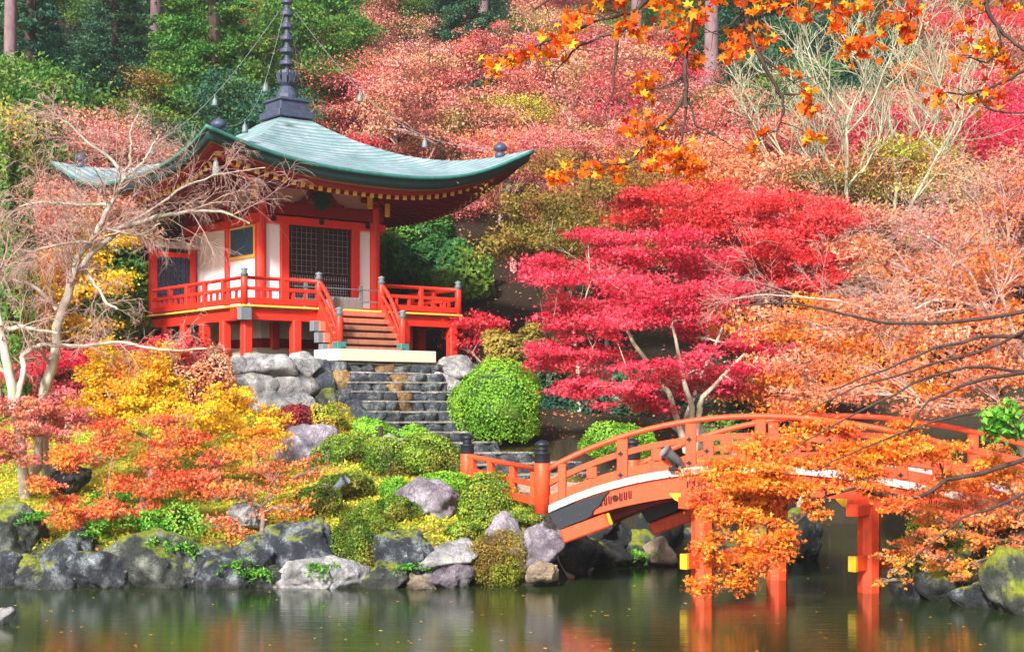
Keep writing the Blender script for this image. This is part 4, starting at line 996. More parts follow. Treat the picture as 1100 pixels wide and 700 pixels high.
# ------------------------------------------------------------------ clipped shrubs
def shrub(name, label, mat, px, ytop, ybot, wpx, D, seed, n=9000, lsize=.055, cat='shrub', group='clipped shrubs', depth=1.0, power=2.3, lump=.08, blades=1):
    rng = np.random.default_rng(seed); s = D/F; hw = wpx/2*s; zt = H+(HOR-ytop)*s; x = (px-550)*s; zb = min(gz(x, D)+.0, H+(HOR-ybot)*s) if group != 'clipped shrubs' else H+(HOR-ybot)*s; hh = (zt-zb)
    rx, ry, rz = hw, hw*depth, hh*.56; c = np.array([0, 0, hh-rz])
    d = rng.normal(size=(n, 3)); d /= np.linalg.norm(d, axis=1, keepdims=True); d = d[d[:, 2] > -.75]; n = len(d)
    r = 1/((np.abs(d)**power).sum(1)**(1/power))
    lu = np.zeros(n); 
    for k in range(7):
        a = rng.normal(size=3); a /= np.linalg.norm(a); lu += lump*np.sin(3.2*(d@a)*(1+k*.5)+rng.uniform(0, 6))/ (1+.4*k)
    inner = rng.uniform(0, 1, n)**2*.17
    P = d*(r*(1+lu-inner))[:, None]*np.array([rx, ry, rz])+c
    nn = d/np.array([rx, ry, rz]); nn /= np.linalg.norm(nn, axis=1, keepdims=True)
    V, Fq, tt = leaves(P, lsize, rng, blades, normals=nn, wid=.5, tint=np.clip(.45+lu*2.4+rng.normal(0, .18, n), 0, 1))
    root = tag(empty(name, (x, D, zb)), label, cat, group)
    link('foliage', fastmesh('foliage', V, Fq, mat, tt), root)
    m = MB(); import itertools
    V2, F2 = rock_mb(seed, (rx*(.8 if lump < .15 else .5), ry*(.8 if lump < .15 else .5), rz*(.8 if lump < .15 else .5)), .04, 3); m.add(V2+c, F2); m.build('inner_growth', 'olive' if 'bright' not in mat else 'green', root, True)
    for k in range(3): MB().tube([(rng.uniform(-.1, .1), rng.uniform(-.1, .1), -.1), (rng.uniform(-.3, .3)*rx, rng.uniform(-.3, .3)*ry, hh*.6)], [.04, .015], 5).build('stem', 'dark bark', root)
    return root
BG, OL, BR = 'clipped bright green', 'clipped olive', 'clipped brown'
shrub('clipped_shrub', 'big round bright green clipped shrub right of the stone stairs', BG, 536, 391, 474, 94, 40.4, 1, 15000, .068, lump=.07)
shrub('clipped_shrub', 'flat-topped green clipped shrub seen over the bridge railing', BG, 664, 454, 492, 78, 36.0, 2, 9000, .05, depth=.8)
shrub('clipped_shrub', 'rounded olive-green azalea in front of the bridge wing railing', OL, 525, 510, 577, 68, 29.9, 3, 12000, .05)
shrub('clipped_shrub', 'yellow-green azalea with brown right side above the shore stones', OL, 392, 542, 612, 72, 28.9, 4, 13000, .045)
shrub('clipped_shrub', 'brown clipped azalea with yellow-green cap at the water by the whitish stone', BR, 531, 570, 630, 66, 28.5, 5, 12000, .045)
shrub('clipped_shrub', 'loose olive azalea mound left of the stairs, nearest the steps', OL, 458, 468, 512, 66, 34.0, 6, 10000, .055, lump=.1)
shrub('clipped_shrub', 'yellow-green azalea mound left of the nearest-the-steps one', OL, 418, 472, 520, 64, 34.0, 7, 10000, .055, lump=.1)
shrub('clipped_shrub', 'green azalea behind the pale rounded stone, below the stair wall', BG, 402, 449, 484, 44, 36.5, 8, 7000, .06, lump=.1)
shrub('clipped_shrub', 'small bright green tuft-shaped azalea beside the middle steps', BG, 444, 457, 478, 30, 36.5, 9, 4000, .055, lump=.1)
shrub('clipped_shrub', 'low sprawling green azalea between the speckled boulder and the stakes', OL, 372, 470, 510, 62, 34.8, 10, 9000, .06, lump=.13)
shrub('clipped_shrub', 'low green azalea left of the pale lavender boulder', OL, 372, 508, 534, 60, 32.3, 11, 7000, .05, lump=.12)
shrub('clipped_shrub', 'yellowish mound azalea directly above the clipped one by the shore', OL, 424, 532, 560, 50, 30.2, 12, 7000, .045, lump=.1)
shrub('clipped_shrub', 'bright green low mound behind the pale lavender boulder', BG, 478, 507, 530, 60, 32.2, 13, 6000, .05, lump=.08)
shrub('clipped_shrub', 'small bright green mound left of the pale lavender boulder', BG, 424, 514, 538, 32, 31.4, 14, 4000, .045, lump=.08)
shrub('clipped_shrub', 'low olive mound at the foot of the bridge newel post', OL, 572, 546, 562, 44, 28.9, 15, 4000, .045, lump=.1)
shrub('clipped_shrub', 'green mound in the moss left of the olive azalea by the bridge', OL, 497, 560, 584, 42, 29.2, 16, 4000, .045, lump=.1)
shrub('clipped_shrub', 'green low mound left of the shore azalea under the thin orange maple', OL, 340, 520, 552, 50, 30.6, 17, 5000, .05, lump=.12)
shrub('red_shrub', 'dark red-brown dome-shaped shrub below the retaining wall', 'dark red shrub', 320, 434, 464, 44, 37.5, 18, 6000, .06, group=None)
shrub('variegated_shrub', 'pale grey-green mottled shrub right of the dark red one', 'yellowgreen', 352, 432, 468, 40, 37.6, 19, 5000, .055, group=None, lump=.12)
shrub('shrub', 'dark purplish shrub behind the yellow maple on the left', 'dark red shrub', 66, 410, 446, 60, 38, 20, 5000, .08, group=None, lump=.15)
shrub('shrub', 'wide dark green bush beside the temple veranda on its right', 'green', 462, 238, 338, 110, 56, 21, 14000, .16, group='loose bushes', lump=.2, blades=3)
shrub('shrub', 'olive-brown bush under the crimson branches right of the veranda', 'olive', 566, 358, 420, 84, 47, 22, 10000, .11, group='loose bushes', lump=.2, blades=3)
shrub('shrub', 'small green bush left of the white multi-stem trunk behind the bridge', 'green', 776, 455, 480, 44, 38.5, 23, 3500, .07, group='loose bushes', lump=.2)
shrub('shrub', 'bright green shrub at the left edge high above the pink maple', 'green', 6, 116, 200, 52, 40, 24, 9000, .1, group='loose bushes', lump=.2, blades=3)
shrub('shrub', 'green bush behind the bare white tree left of the veranda screen', 'green', 128, 255, 330, 84, 50, 25, 9000, .12, group='loose bushes', lump=.22, blades=3)
shrub('shrub', 'low green bush beneath the bare tree behind the yellow maple', 'green', 110, 310, 392, 96, 46, 26, 9000, .12, group='loose bushes', lump=.22, blades=3)
shrub('shrub', 'dark green bush in the hollow behind the pink maple at left', 'olive', 20, 330, 440, 90, 44, 27, 8000, .12, group='loose bushes', lump=.22, blades=3)
shrub('shrub', 'pinkish-red heather-like bush at the corner of the veranda posts', 'dark red shrub', 212, 372, 420, 80, 40.6, 28, 7000, .07, group='loose bushes', lump=.2, blades=3)
shrub('shrub', 'pale pinkish twiggy bush left of the big pale wall stones', 'tan', 226, 388, 440, 60, 39.5, 29, 6000, .07, group='loose bushes', lump=.25)
shrub('shrub', 'green ivy-like bush at the foot of the yellow maple', 'fern', 130, 520, 572, 90, 30.5, 31, 7000, .06, group='loose bushes', lump=.25)
shrub('shrub', 'low green bush on the shore behind the hollow boulder', 'fern', 182, 546, 584, 70, 29.2, 32, 5000, .06, group='loose bushes', lump=.25)
shrub('shrub', 'mossy green growth on the right bank above the mossy boulder', OL, 1040, 545, 600, 90, 27.6, 33, 8000, .06, group='loose bushes', lump=.25)
shrub('shrub', 'yellow-green mossy shrub low on the right bank beside the water', OL, 1004, 560, 640, 60, 26.9, 34, 6000, .05, group='loose bushes', lump=.25)
# dark understorey bushes added to deepen the shade in the wood behind the bridge
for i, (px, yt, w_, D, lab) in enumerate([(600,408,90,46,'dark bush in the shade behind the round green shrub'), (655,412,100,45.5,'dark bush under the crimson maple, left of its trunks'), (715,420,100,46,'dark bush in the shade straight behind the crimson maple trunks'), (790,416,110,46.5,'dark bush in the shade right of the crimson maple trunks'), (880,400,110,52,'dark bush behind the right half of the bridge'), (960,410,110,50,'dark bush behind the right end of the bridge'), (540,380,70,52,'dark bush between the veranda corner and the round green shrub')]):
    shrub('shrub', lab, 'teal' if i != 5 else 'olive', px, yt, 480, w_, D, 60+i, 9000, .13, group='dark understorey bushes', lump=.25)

# ferns hanging over the shore rocks
def fern(px, py, D, seed, label, r_=.38):
    rng = np.random.default_rng(seed); c = W(px, py, D); c[2] = max(c[2], gz(c[0], c[1])); C = []; mb = MB()
    for k in range(16):
        a = rng.uniform(0, 2*math.pi); L_ = r_*rng.uniform(.7, 1.3); e = np.array([math.cos(a)*L_, math.sin(a)*L_, rng.uniform(-.1, .12)])
        P = bez(np.zeros(3), e*.5+np.array([0, 0, .22]), e, 14); mb.tube(P, .004, 3)
        for p in P[2:]:
            for q in range(3): C.append(p+rng.normal(0, .012, 3))
    V, Fq, tt = leaves(np.array(C), .075, rng, 1, up=.8, wid=.3)
    root = tag(empty('fern', c), label, 'fern', 'ferns along the shore'); mb.build('frond', 'fern', root); link('foliage', fastmesh('foliage', V, Fq, 'fern', tt), root)
for i, (px, py, D, lab) in enumerate([(92,578,28.6,'bright green fern above the lichen-flecked boulder'), (108,566,28.9,'green fern higher on the bank above the first one'), (176,585,28.2,'glossy green fern hanging over the hollow boulder'), (190,592,28.1,'small green fern right of the hanging glossy one'), (250,610,27.9,'tiny green fern growing on the broad craggy boulder'), (342,614,27.9,'green tuft growing at the water on the pale mossy stone'), (445,614,28.0,'green tuft at the water between the blue-grey rock and whitish stone'),
    (692,600,31.8,'green fern at the water beside the first bridge pier'), (150,560,29.0,'green fern in the dark under the red maple leaves'), (276,618,27.9,'small yellow-green tuft low on the craggy boulder'), (40,560,28.6,'olive fern over the dark blue-grey boulder'), (1052,596,26.6,'green fern on the right bank between mossy boulders'), (596,560,28.9,'small fern hanging behind the pinkish-grey rock')]): fern(px, py, D, 500+i, lab)

# moss, grass and fallen leaves: ground cover nobody could count
rng = np.random.default_rng(77)
def scatter(n, xr, yr, ok, size, mat, name, up, lift, blades=1, wid=.3, normals=None):
    x = rng.uniform(*xr, n); y = rng.uniform(*yr, n); d = pond_dist(x, y); u = (x-O0[0])*U[0]+(y-O0[1])*U[1]; v = (x-O0[0])*Vv[0]+(y-O0[1])*Vv[1]
    k = ok(x, y, d, u, v); x = x[k]; y = y[k]
    lumps = np.sin(x*5.1+np.sin(y*3.3)*2)*np.sin(y*4.7+x*1.3)
    P = np.stack([x, y, terrain(x, y)+lift+rng.uniform(0, .03, len(x))+.05*np.maximum(lumps, 0)], 1)
    V, Fq, tt = leaves(P, size, rng, blades, up=up, wid=wid, tint=np.clip(.5+.3*lumps+rng.normal(0, .2, len(x)), 0, 1))
    tag(link(name, fastmesh(name, V, Fq, mat, tt)), kind='stuff')
nostair = lambda u, v: ~((u > 1.9) & (u < 6.5) & (v < -.9) & (v > -9)) & ~((u > -.9) & (u < 8.5) & (v > -1.2) & (v < 9))
onpath = lambda x, y: (np.abs(x-np.interp(y, [29.6, 31.5, 34, 38.4], [1.4, .6, .2, .1])) < .95) & (y < 38.6)
scatter(90000, (-13, 3), (28.3, 44), lambda x, y, d, u, v: (d > .15) & nostair(u, v) & ~onpath(x, y) & ~((x > .8) & (y > 29.2)), .085, 'moss and grass', 'moss', -.1, 0)
scatter(16000, (7, 16), (24, 40), lambda x, y, d, u, v: (d > .1), .09, 'moss and grass', 'moss', -.1, 0)
scatter(7000, (-14, 6), (28.4, 46), lambda x, y, d, u, v: (d > .1) & nostair(u, v), .06, 'redorange', 'fallen_leaves', 1.2, .03, 3, .4)
scatter(15000, (-32, 34), (44, 75), lambda x, y, d, u, v: (d > .1) & nostair(u, v), .13, 'salmon', 'fallen_leaves', 1.2, .03, 1, .5)
n = 170; x = rng.uniform(-9, 10, n); y = 20.2+rng.uniform(0, 1, n)**1.3*12; k = pond_dist(x, y) < -.05; P = np.stack([x, y, np.full(n, .006)], 1)[k]
V, Fq, tt = leaves(P, .05, rng, 3, up=30, wid=.4); tag(link('floating_leaves', fastmesh('floating_leaves', V, Fq, 'yellow', tt)), kind='stuff')

# ------------------------------------------------------------------ maples near the pond
G1 = 'autumn maples on the left bank'
def base_at(px, D): x = (px-550)/F*D; return (x, D, gz(x, D)-.05)
KW = dict(trunk_r=.10, bark='maple bark', lsize=.055, density=640, blades=3, twigs=7, up=.5)
def mk(**k): d = dict(KW); d.update(k); return d
plant('maple_tree', 'golden yellow maple below the veranda, turning orange at its edges', 'maple', G1, base_at(168, 32.6),
      padpx([(150,392,33,24,10),(128,400,33.2,34,13),(164,394,32.6,26,11),(104,418,32.8,24,9),(150,424,32.4,40,13),(188,428,33,30,12),(96,444,32,26,8),(140,448,32,36,12),(186,446,32.6,26,10),(172,410,33,28,12)], 2.5, 1.1, .3, 1, 5), 11, **mk(leaf='yellow', density=1200))
plant('maple_tree', 'red-orange maple with low spreading tiers reaching over the shore boulders', 'maple', G1, base_at(158, 29.3),
      padpx([(130,474,30.2,44,12),(184,482,30,44,13),(90,500,30,36,12),(146,508,29.6,48,13),(64,528,29.4,30,9),(104,538,29.2,42,11),(158,538,29,34,9),(200,520,29.4,44,12),(70,556,29,30,9),(232,500,30,30,11),(180,462,30.4,34,9),(62,548,29,24,8)], 1.7, 1.0, .5, 2, 4), 12, **mk(leaf='redorange', clump=.34, density=900))
plant('maple_tree', 'yellow-orange maple leaning right toward the retaining wall', 'maple', G1, base_at(228, 31.8),
      padpx([(240,420,32.6,22,9),(262,440,32.6,34,12),(226,452,32,36,12),(284,456,32.4,28,10),(244,470,32,36,12),(212,476,32,26,9),(290,446,32.6,20,8),(268,484,31.8,30,10)], 1.7, 1.0, .3, 3, 4), 13, **mk(leaf='yellow', density=900))
plant('maple_tree', 'thin sparse orange-red maple with a slender dark trunk by the dark rounded boulder', 'maple', G1, base_at(282, 29.3),
      padpx([(226,560,28.9,30,9),(262,576,28.8,26,8),(286,548,29.2,34,10),(250,528,29.4,34,10),(300,520,29.6,34,10),(340,500,29.8,22,8),(220,530,29.2,28,9),(318,545,29.2,22,8),(274,500,30,38,10),(244,590,28.6,20,6),(280,480,30,32,9)], 1.2, 1.0, .3, 4), 14, **mk(leaf='redorange', density=300, trunk_r=.05, twigs=10))
plant('maple_tree', 'salmon-pink maple at the left edge in front of the bare white trunks', 'maple', G1, base_at(-30, 30.6),
      padpx([(20,428,31,34,12),(60,434,31.2,34,10),(0,462,30.8,40,12),(46,464,30.6,36,11),(86,452,31,24,9),(20,488,30.4,30,7),(-20,430,31,34,14)], 1.7, 1.0, .3, 5, 4), 15, **mk(leaf='pink'))
# crimson hero behind the bridge
B = base_at(737, 38.4)
stems = [[W(737, 486, 38.4), W(727, 455, 38.4), W(716, 420, 38.3), W(684, 374, 38.2), W(665, 339, 38.2)], [W(740, 486, 38.5), W(737, 452, 38.6), W(752, 412, 38.8), W(776, 352, 39.2)], [W(737, 486, 38.4), W(742, 440, 38.2), W(733, 400, 38), W(722, 350, 37.8)], [W(744, 486, 38.6), W(752, 440, 38.4), W(756, 424, 38.2), W(800, 380, 38)]]
plant('maple_tree', 'brilliant crimson maple with pale multi-stemmed trunk behind the bridge', 'maple', 'crimson maples', B,
      padpx([(650,262,39,46,11),(702,268,39,46,12),(610,292,38.6,44,11),(660,304,38.4,50,13),(712,318,38,44,12),(620,338,38,46,12),(676,350,37.8,46,12),(590,372,38,36,9),(640,388,37.6,48,10),(690,404,37.4,46,11),(622,412,37.8,30,6),(700,430,37.6,30,7),(668,428,38,26,6),(746,346,38.2,34,12),(744,384,38,30,9),(772,310,39,40,12),(800,368,38.6,38,10),(796,408,38,38,10),(836,386,38.6,28,9),(590,392,38.6,36,7),(600,345,38.4,30,9),(640,420,37.6,40,8),(760,410,38,34,9),(750,282,39.4,40,11)], 1.7, 1.1, 1.0, 6, 6), 16,
      stems=stems, **mk(leaf='crimson', trunk_r=.12, bark='pale bark', density=500, lsize=.068, twigs=4, clump=.36))
plant('maple_tree', 'crimson maple standing behind and above the pale-trunked one', 'maple', 'crimson maples', base_at(820, 44),
      padpx([(880,230,44,40,12),(900,284,43.6,30,10),(850,262,43.8,46,13),(870,318,43.4,34,10),(700,222,45,44,12),(752,214,45,44,12),(806,226,44.6,46,14),(858,236,44.4,42,13),(780,252,44,50,14),(838,268,43.8,50,13),(890,262,44,24,9),(730,246,44.4,40,12),(812,296,43.6,50,12),(868,296,43.8,34,10),(780,210,45,30,9)], 1.7, 1.1, 1.2, 7, 6), 17,
      **mk(leaf='crimson', trunk_r=.16, bark='dark bark', density=440, lsize=.072, twigs=4, clump=.36))
plant('maple_tree', 'small crimson maple right beside the veranda corner', 'maple', 'crimson maples', base_at(530, 46),
      padpx([(505,346,47,26,10),(498,368,46.6,20,9),(522,352,46.6,22,8)], 1.1, 1, .3, 8), 18, **mk(leaf='crimson', density=380, lsize=.09, trunk_r=.08))
# orange maple on the right bank whose branches cross in front of the bridge
Bo = (11.4, 25.6, gz(11.4, 25.6)-.1)
st2 = [[np.array(Bo), W(1180, 420, 25.6), W(1130, 330, 25.4), W(1108, 240, 25.4)],
       [W(1150, 400, 25.5), W(1098, 402, 25), W(1052, 412, 24.6), W(1010, 424, 24.4), W(985, 442, 24.3), W(960, 490, 24.2)],
       [W(1160, 470, 25.4), W(1070, 500, 25), W(1020, 512, 24.8), W(985, 532, 24.6), W(950, 532, 24.5), W(920, 522, 24.4), W(880, 536, 24.3), W(846, 566, 24.2), W(826, 566, 24.2)],
       [W(1140, 370, 25.5), W(1060, 362, 25), W(1000, 372, 24.8), W(940, 398, 24.6), W(890, 420, 24.5)],
       [W(1130, 330, 25.4), W(1020, 345, 25.2), W(960, 345, 25.2), W(900, 332, 25), W(850, 325, 25), W(790, 328, 25)],
       [W(1150, 430, 25.5), W(1060, 440, 24.8), W(1000, 452, 24.4), W(940, 474, 24.2), W(880, 504, 24.1)],
       [W(1140, 400, 25.5), W(1050, 392, 24.8), W(980, 412, 24.4), W(910, 452, 24.2), W(850, 486, 24.1)],
       [W(1130, 340, 25.5), W(1060, 380, 24.8), W(1000, 392, 24.5), W(930, 410, 24.3), W(860, 446, 24.2)],
       [W(1150, 500, 25.5), W(1080, 540, 25), W(1030, 556, 24.8), W(990, 590, 24.6), W(960, 616, 24.5)]]
plant('maple_tree', 'orange maple with a cascade of leaves hanging over the bridge and water', 'maple', 'maples on the right bank', Bo,
      padpx([(776,612,24.2,34,18),(746,628,24.2,16,7),(800,590,24.2,42,18),(834,566,24.3,34,18),(788,560,24.3,38,14),(840,596,24.2,22,14),(770,540,24.4,34,12),(820,536,24.4,44,14),(868,520,24.5,40,12),(800,508,24.5,46,12),(860,492,24.6,50,12),(918,504,24.6,44,14),(900,478,24.7,46,12),(960,486,24.7,44,13),(830,478,24.8,36,10),(760,580,24.3,28,14),(880,456,25,44,9),(980,470,24.8,46,14),(1010,520,25,36,14),(930,520,24.6,40,14),(870,545,24.4,26,10),(1050,510,25.2,36,14),(830,508,24.4,46,14),(780,520,24.3,40,12),(960,540,24.8,24,8)], 1.35, .55, .4, 9, 4), 19,
      stems=st2, stem_r=[.14,.04,.045,.035,.035,.03,.03,.03,.03], **mk(leaf='orange', trunk_r=.13, bark='dark bark', density=1500, lsize=.055, twigs=4, clump=.36, twig_r=.007))
plant('maple_tree', 'sparse tan and orange twiggy maple spreading over the right side above the bridge', 'maple', 'maples on the right bank', (12.4, 29.5, gz(12.4, 29.5)),
      padpx([(1080,210,29,40,22),(1040,250,29,44,22),(1090,280,29,40,22),(1000,290,28.8,50,20),(1050,320,28.6,50,22),(950,330,28.6,54,18),(1090,360,28.4,40,18),(1010,362,28.4,50,20),(900,352,28.4,50,16),(960,396,28.2,54,16),(1050,400,28.2,50,18),(860,386,28.2,50,14),(900,426,28,50,12),(1000,436,28,50,12),(840,340,28.6,44,12),(1080,440,28,30,14),(930,270,29,44,16),(860,424,28,34,10)], 1.15, .7, .4, 10), 20,
      **mk(leaf='tan', trunk_r=.16, density=420, lsize=.06, twigs=20, twig_r=.009, bark='twig bark', fork=.45))
plant('maple_tree', 'orange-leaved maple glowing behind the twiggy one at the right', 'maple', 'maples on the right bank', (12.2, 34.5, gz(12.2, 34.5)),
      padpx([(1070,290,35,44,18),(1010,300,35,40,16),(1090,340,34.6,40,16),(1030,350,34.4,46,18),(970,372,34.4,44,16),(900,372,34.4,40,14),(1070,400,34,46,18),(1000,410,34,46,16),(930,416,34,44,14),(850,400,34.2,36,12),(830,352,34.6,36,12),(880,330,34.6,36,12),(850,440,34,40,10)], 1.15, .9, .4, 11), 21,
      **mk(leaf='orange', trunk_r=.14, density=330, lsize=.085, twigs=6))
plant('maple_tree', 'pinkish-orange drooping maple low on the right bank above the mossy boulders', 'maple', 'maples on the right bank', (10.2, 26.8, gz(10.2, 26.8)),
      padpx([(1070,500,26,40,18),(1030,530,25.8,40,16),(1090,540,25.8,36,18),(1000,560,25.6,36,14),(1050,566,25.4,40,14),(970,600,25.2,26,10),(1010,596,25.2,30,12),(960,618,25,18,7),(1090,590,25.2,26,14),(1040,610,25,22,9),(985,575,25.4,28,10)], 1.4, .6, .4, 12, 4), 22,
      **mk(leaf='redorange', trunk_r=.09, density=1000, lsize=.055, twigs=10, twig_r=.006))
plant('maple_tree', 'golden-orange maple behind the bare white tree at the left edge', 'maple', 'maples behind the bare white trees', base_at(40, 42), padpx([(20,300,42,40,14),(62,318,42,36,12),(110,300,42.5,32,11),(30,345,41.5,40,12),(90,350,42,34,11),(0,330,42,30,12),(120,262,43,30,12),(70,282,42.5,36,11)], 1.3, 1, .5, 51), 52, **mk(leaf='yellow', density=330, lsize=.085))
plant('maple_tree', 'salmon maple behind the upper twigs of the bare white tree', 'maple', 'maples behind the bare white trees', base_at(60, 45), padpx([(20,235,45,44,14),(76,222,45,44,13),(130,226,45,36,12),(40,262,44.6,44,12),(100,252,44.8,40,12),(0,205,45,40,14),(150,250,45.2,26,12)], 1.3, 1, .5, 53), 54, **mk(leaf='salmon', density=330, lsize=.085))
plant('maple_tree', 'low dark pink maple under the bare white tree, behind the yellow one', 'maple', 'maples behind the bare white trees', base_at(120, 38.5), padpx([(90,385,38.5,40,10),(140,378,39,40,10),(180,372,39.5,30,9),(50,392,38,34,10),(20,400,38,34,10),(150,396,38.4,34,8)], 1.3, 1, .3, 55), 56, **mk(leaf='crimson', density=330, lsize=.075, trunk_r=.07))
# glossy evergreen at the right edge
rr = np.random.default_rng(31)
plant('evergreen_shrub', 'glossy green broad-leaved evergreen branch at the right edge above the bridge end', 'shrub', None, (9.3, 25.2, gz(9.3, 25.2)),
      padpx([(1076,446,24.6,22,10),(1066,462,24.6,18,9),(1092,456,24.6,18,12),(1086,438,24.6,16,8)], 1.1, .8, .1, 13), 23, trunk_r=.05, bark='dark bark', leaf='fern', lsize=.15, density=420, blades=1, twigs=8, up=.2)

# ------------------------------------------------------------------ bare trees
def grow(mb, p, d, L_, r, lvl, rng, o):
    n = o['seg']; pts = [p]; dd = d/np.linalg.norm(d); st = L_/n
    for i in range(n):
        dd = dd+rng.normal(0, o['wob'], 3)+np.array([0, 0, o['grav'][min(lvl, len(o['grav'])-1)]]); dd /= np.linalg.norm(dd); pts.append(pts[-1]+dd*st)
    r1 = r*o.get('taper', .5); mb.tube(np.array(pts), np.linspace(r, r1, n+1), 6 if lvl == 0 else (4 if lvl == 1 else 3), cap=False)
    if lvl >= o['max']: return
    for k in range(o['kids'][lvl]):
        t = rng.uniform(o.get('t0', .25), 1); i = min(int(t*n), n-1); q = pts[i]+(pts[i+1]-pts[i])*(t*n-i)
        ax_ = rng.normal(size=3); base_d = (pts[i+1]-pts[i])/st; ax_ -= (ax_@base_d)*base_d; ax_ /= np.linalg.norm(ax_)
        a = rng.uniform(*o['ang']); grow(mb, q, base_d*math.cos(a)+ax_*math.sin(a), L_*o['ratio']*rng.uniform(.6, 1.15), max(r*(1-t*(1-o.get('taper', .5)))*.55, o['rmin']), lvl+1, rng, o)
def bare(label, group, limbs, seed, bark, twb, o, leaf=None, nleaf=0, name='bare_tree', cat='tree'):
    """limbs: list of (points, r0, r1, number of side branches, side length)"""
    rng = np.random.default_rng(seed); base = np.array(limbs[0][0][0], float); base[2] = gz(base[0], base[1])-.1
    tr = MB(); tw = MB()
    for pts, r0, r1, nb, sl in limbs:
        pts = np.array(pts, float)
        if pts is not None and np.allclose(pts[0], limbs[0][0][0]): pts[0][2] = min(pts[0][2], base[2])
        t = np.linspace(0, len(pts)-1, 4*len(pts)); P = np.stack([np.interp(t, range(len(pts)), pts[:, q]) for q in range(3)], 1)
        for _ in range(2): P[1:-1] = (P[:-2]+2*P[1:-1]+P[2:])/4
        P = wobble(P, rng, .018); tr.tube(P, np.linspace(r0, r1, len(P)), 8)
        for k in range(nb):
            i = int(rng.uniform(.15, 1)*(len(P)-2)); dirn = P[i+1]-P[i]; dirn /= np.linalg.norm(dirn)+1e-9
            ax_ = rng.normal(size=3); ax_ -= (ax_@dirn)*dirn; ax_ /= np.linalg.norm(ax_); a = rng.uniform(.4, 1.2)
            grow(tw, P[i], dirn*math.cos(a)+ax_*math.sin(a)+np.array([0, 0, o.get('lift', .25)]), sl*rng.uniform(.6, 1.2), max(r1*.5, o['rmin']*1.5), 0, rng, o)
    root = tag(empty(name, base), label, cat, group)
    for mb_, nm, mt in ((tr, 'trunk', bark), (tw, 'twigs', twb)):
        if mb_.v: mb_.v = [x-base for x in mb_.v]; mb_.build(nm, mt, root, True)
    if nleaf:
        E = np.concatenate(tw.v); C = E[rng.integers(0, len(E), nleaf)]+rng.normal(0, .05, (nleaf, 3)); V, Fq, tt = leaves(C, .07, rng, 3); link('crown', fastmesh('crown', V, Fq, leaf, tt), root)
    return root
def PX(L_, D): return [W(px, py, D if not isinstance(D, (list, tuple)) else D[0]+(D[1]-D[0])*i/(len(L_)-1)) for i, (px, py) in enumerate(L_)]
weep = dict(seg=6, wob=.16, grav=[-.05, -.10, -.13], max=2, kids=[7, 5], ang=(.4, 1.1), ratio=.55, rmin=.0042, taper=.45, lift=.35)
DB = 32.5
bare('weeping bare cherry, pale forked trunk, pinkish twigs drooping over temple veranda', 'bare pale trees on the left bank',
     [(PX([(55,530),(47,470),(45,417),(60,388),(62,351),(74,314),(77,297)], DB), .13, .09, 4, 1.0),
      (PX([(77,297),(103,266),(137,240),(171,230),(205,227),(240,228),(268,240)], (DB, 33.5)), .075, .02, 16, 1.5),
      (PX([(77,297),(90,273),(110,245),(117,218),(134,191)], DB), .08, .04, 16, 1.3),
      (PX([(134,191),(139,172),(138,159),(136,140),(150,120)], DB), .04, .015, 5, .9),
      (PX([(134,191),(150,178),(158,169),(165,150),(172,145)], DB), .04, .015, 6, .9),
      (PX([(134,191),(118,168),(100,156),(72,132),(55,127)], (DB, 32)), .045, .012, 16, 1.1),
      (PX([(117,218),(85,220),(50,216),(20,222)], (DB, 32)), .045, .015, 20, 1.3),
      (PX([(62,331),(34,307),(10,300),(-20,310)], (DB, 32)), .05, .02, 16, 1.1),
      (PX([(90,290),(102,306),(118,326),(126,332)], (DB, 32.2)), .045, .02, 9, 1.0),
      (PX([(110,245),(150,255),(172,240)], (DB, 33)), .04, .015, 8, 1.1),
      (PX([(137,240),(190,205),(240,185),(285,180)], (DB, 34)), .035, .01, 10, 1.4),
      (PX([(100,258),(62,262),(24,270)], (DB, 31.8)), .04, .012, 18, 1.2)], 41, 'pale bark', 'twig bark', weep)
bare('bare white-barked tree at far left, long knobbly limb reaching right', 'bare pale trees on the left bank',
     [(PX([(27,526),(23,471),(14,420),(7,382),(0,350)], 31.6), .12, .09, 4, .9),
      (PX([(16,430),(22,392),(27,375),(51,369),(86,377),(130,367),(178,379),(222,374)], (31.6, 32.4)), .075, .018, 16, .9),
      (PX([(5,352),(30,352),(62,358)], 31.6), .06, .03, 8, .9),
      (PX([(0,350),(-10,300),(-14,250)], 31.6), .08, .04, 12, 1.3),
      (PX([(34,520),(40,490),(44,462)], 31.9), .12, .08, 2, .5)], 42, 'pale bark', 'twig bark', weep)
upw = dict(seg=5, wob=.13, grav=[.06, .05, .03], max=2, kids=[4, 3], ang=(.35, .8), ratio=.62, rmin=.013, taper=.45, lift=.6)
bt = [([(911,330),(911,250),(911,200),(910,143),(914,118),(924,95)], 50, 'bare pale tree with an upright forked stem, near the centre of the pale group'),
      ([(962,330),(962,230),(963,180),(957,130),(952,95),(940,78)], 51, 'bare pale green tree forking wide just below the dark evergreens'),
      ([(930,330),(958,262),(985,210),(1010,165),(1035,120),(1050,100)], 49, 'bare pale tree whose long stem leans steeply to the right'),
      ([(845,330),(842,250),(846,200),(842,165),(820,120)], 52, 'bare pale tree behind the crimson maple, leftmost of the pale group'),
      ([(880,340),(886,260),(900,215),(896,180),(870,150)], 50.5, 'thin bare pale tree just behind the top of the crimson maple'),
      ([(995,330),(1000,240),(990,180),(1003,130),(1010,90)], 53, 'bare pale tree at the back right of the pale group')]
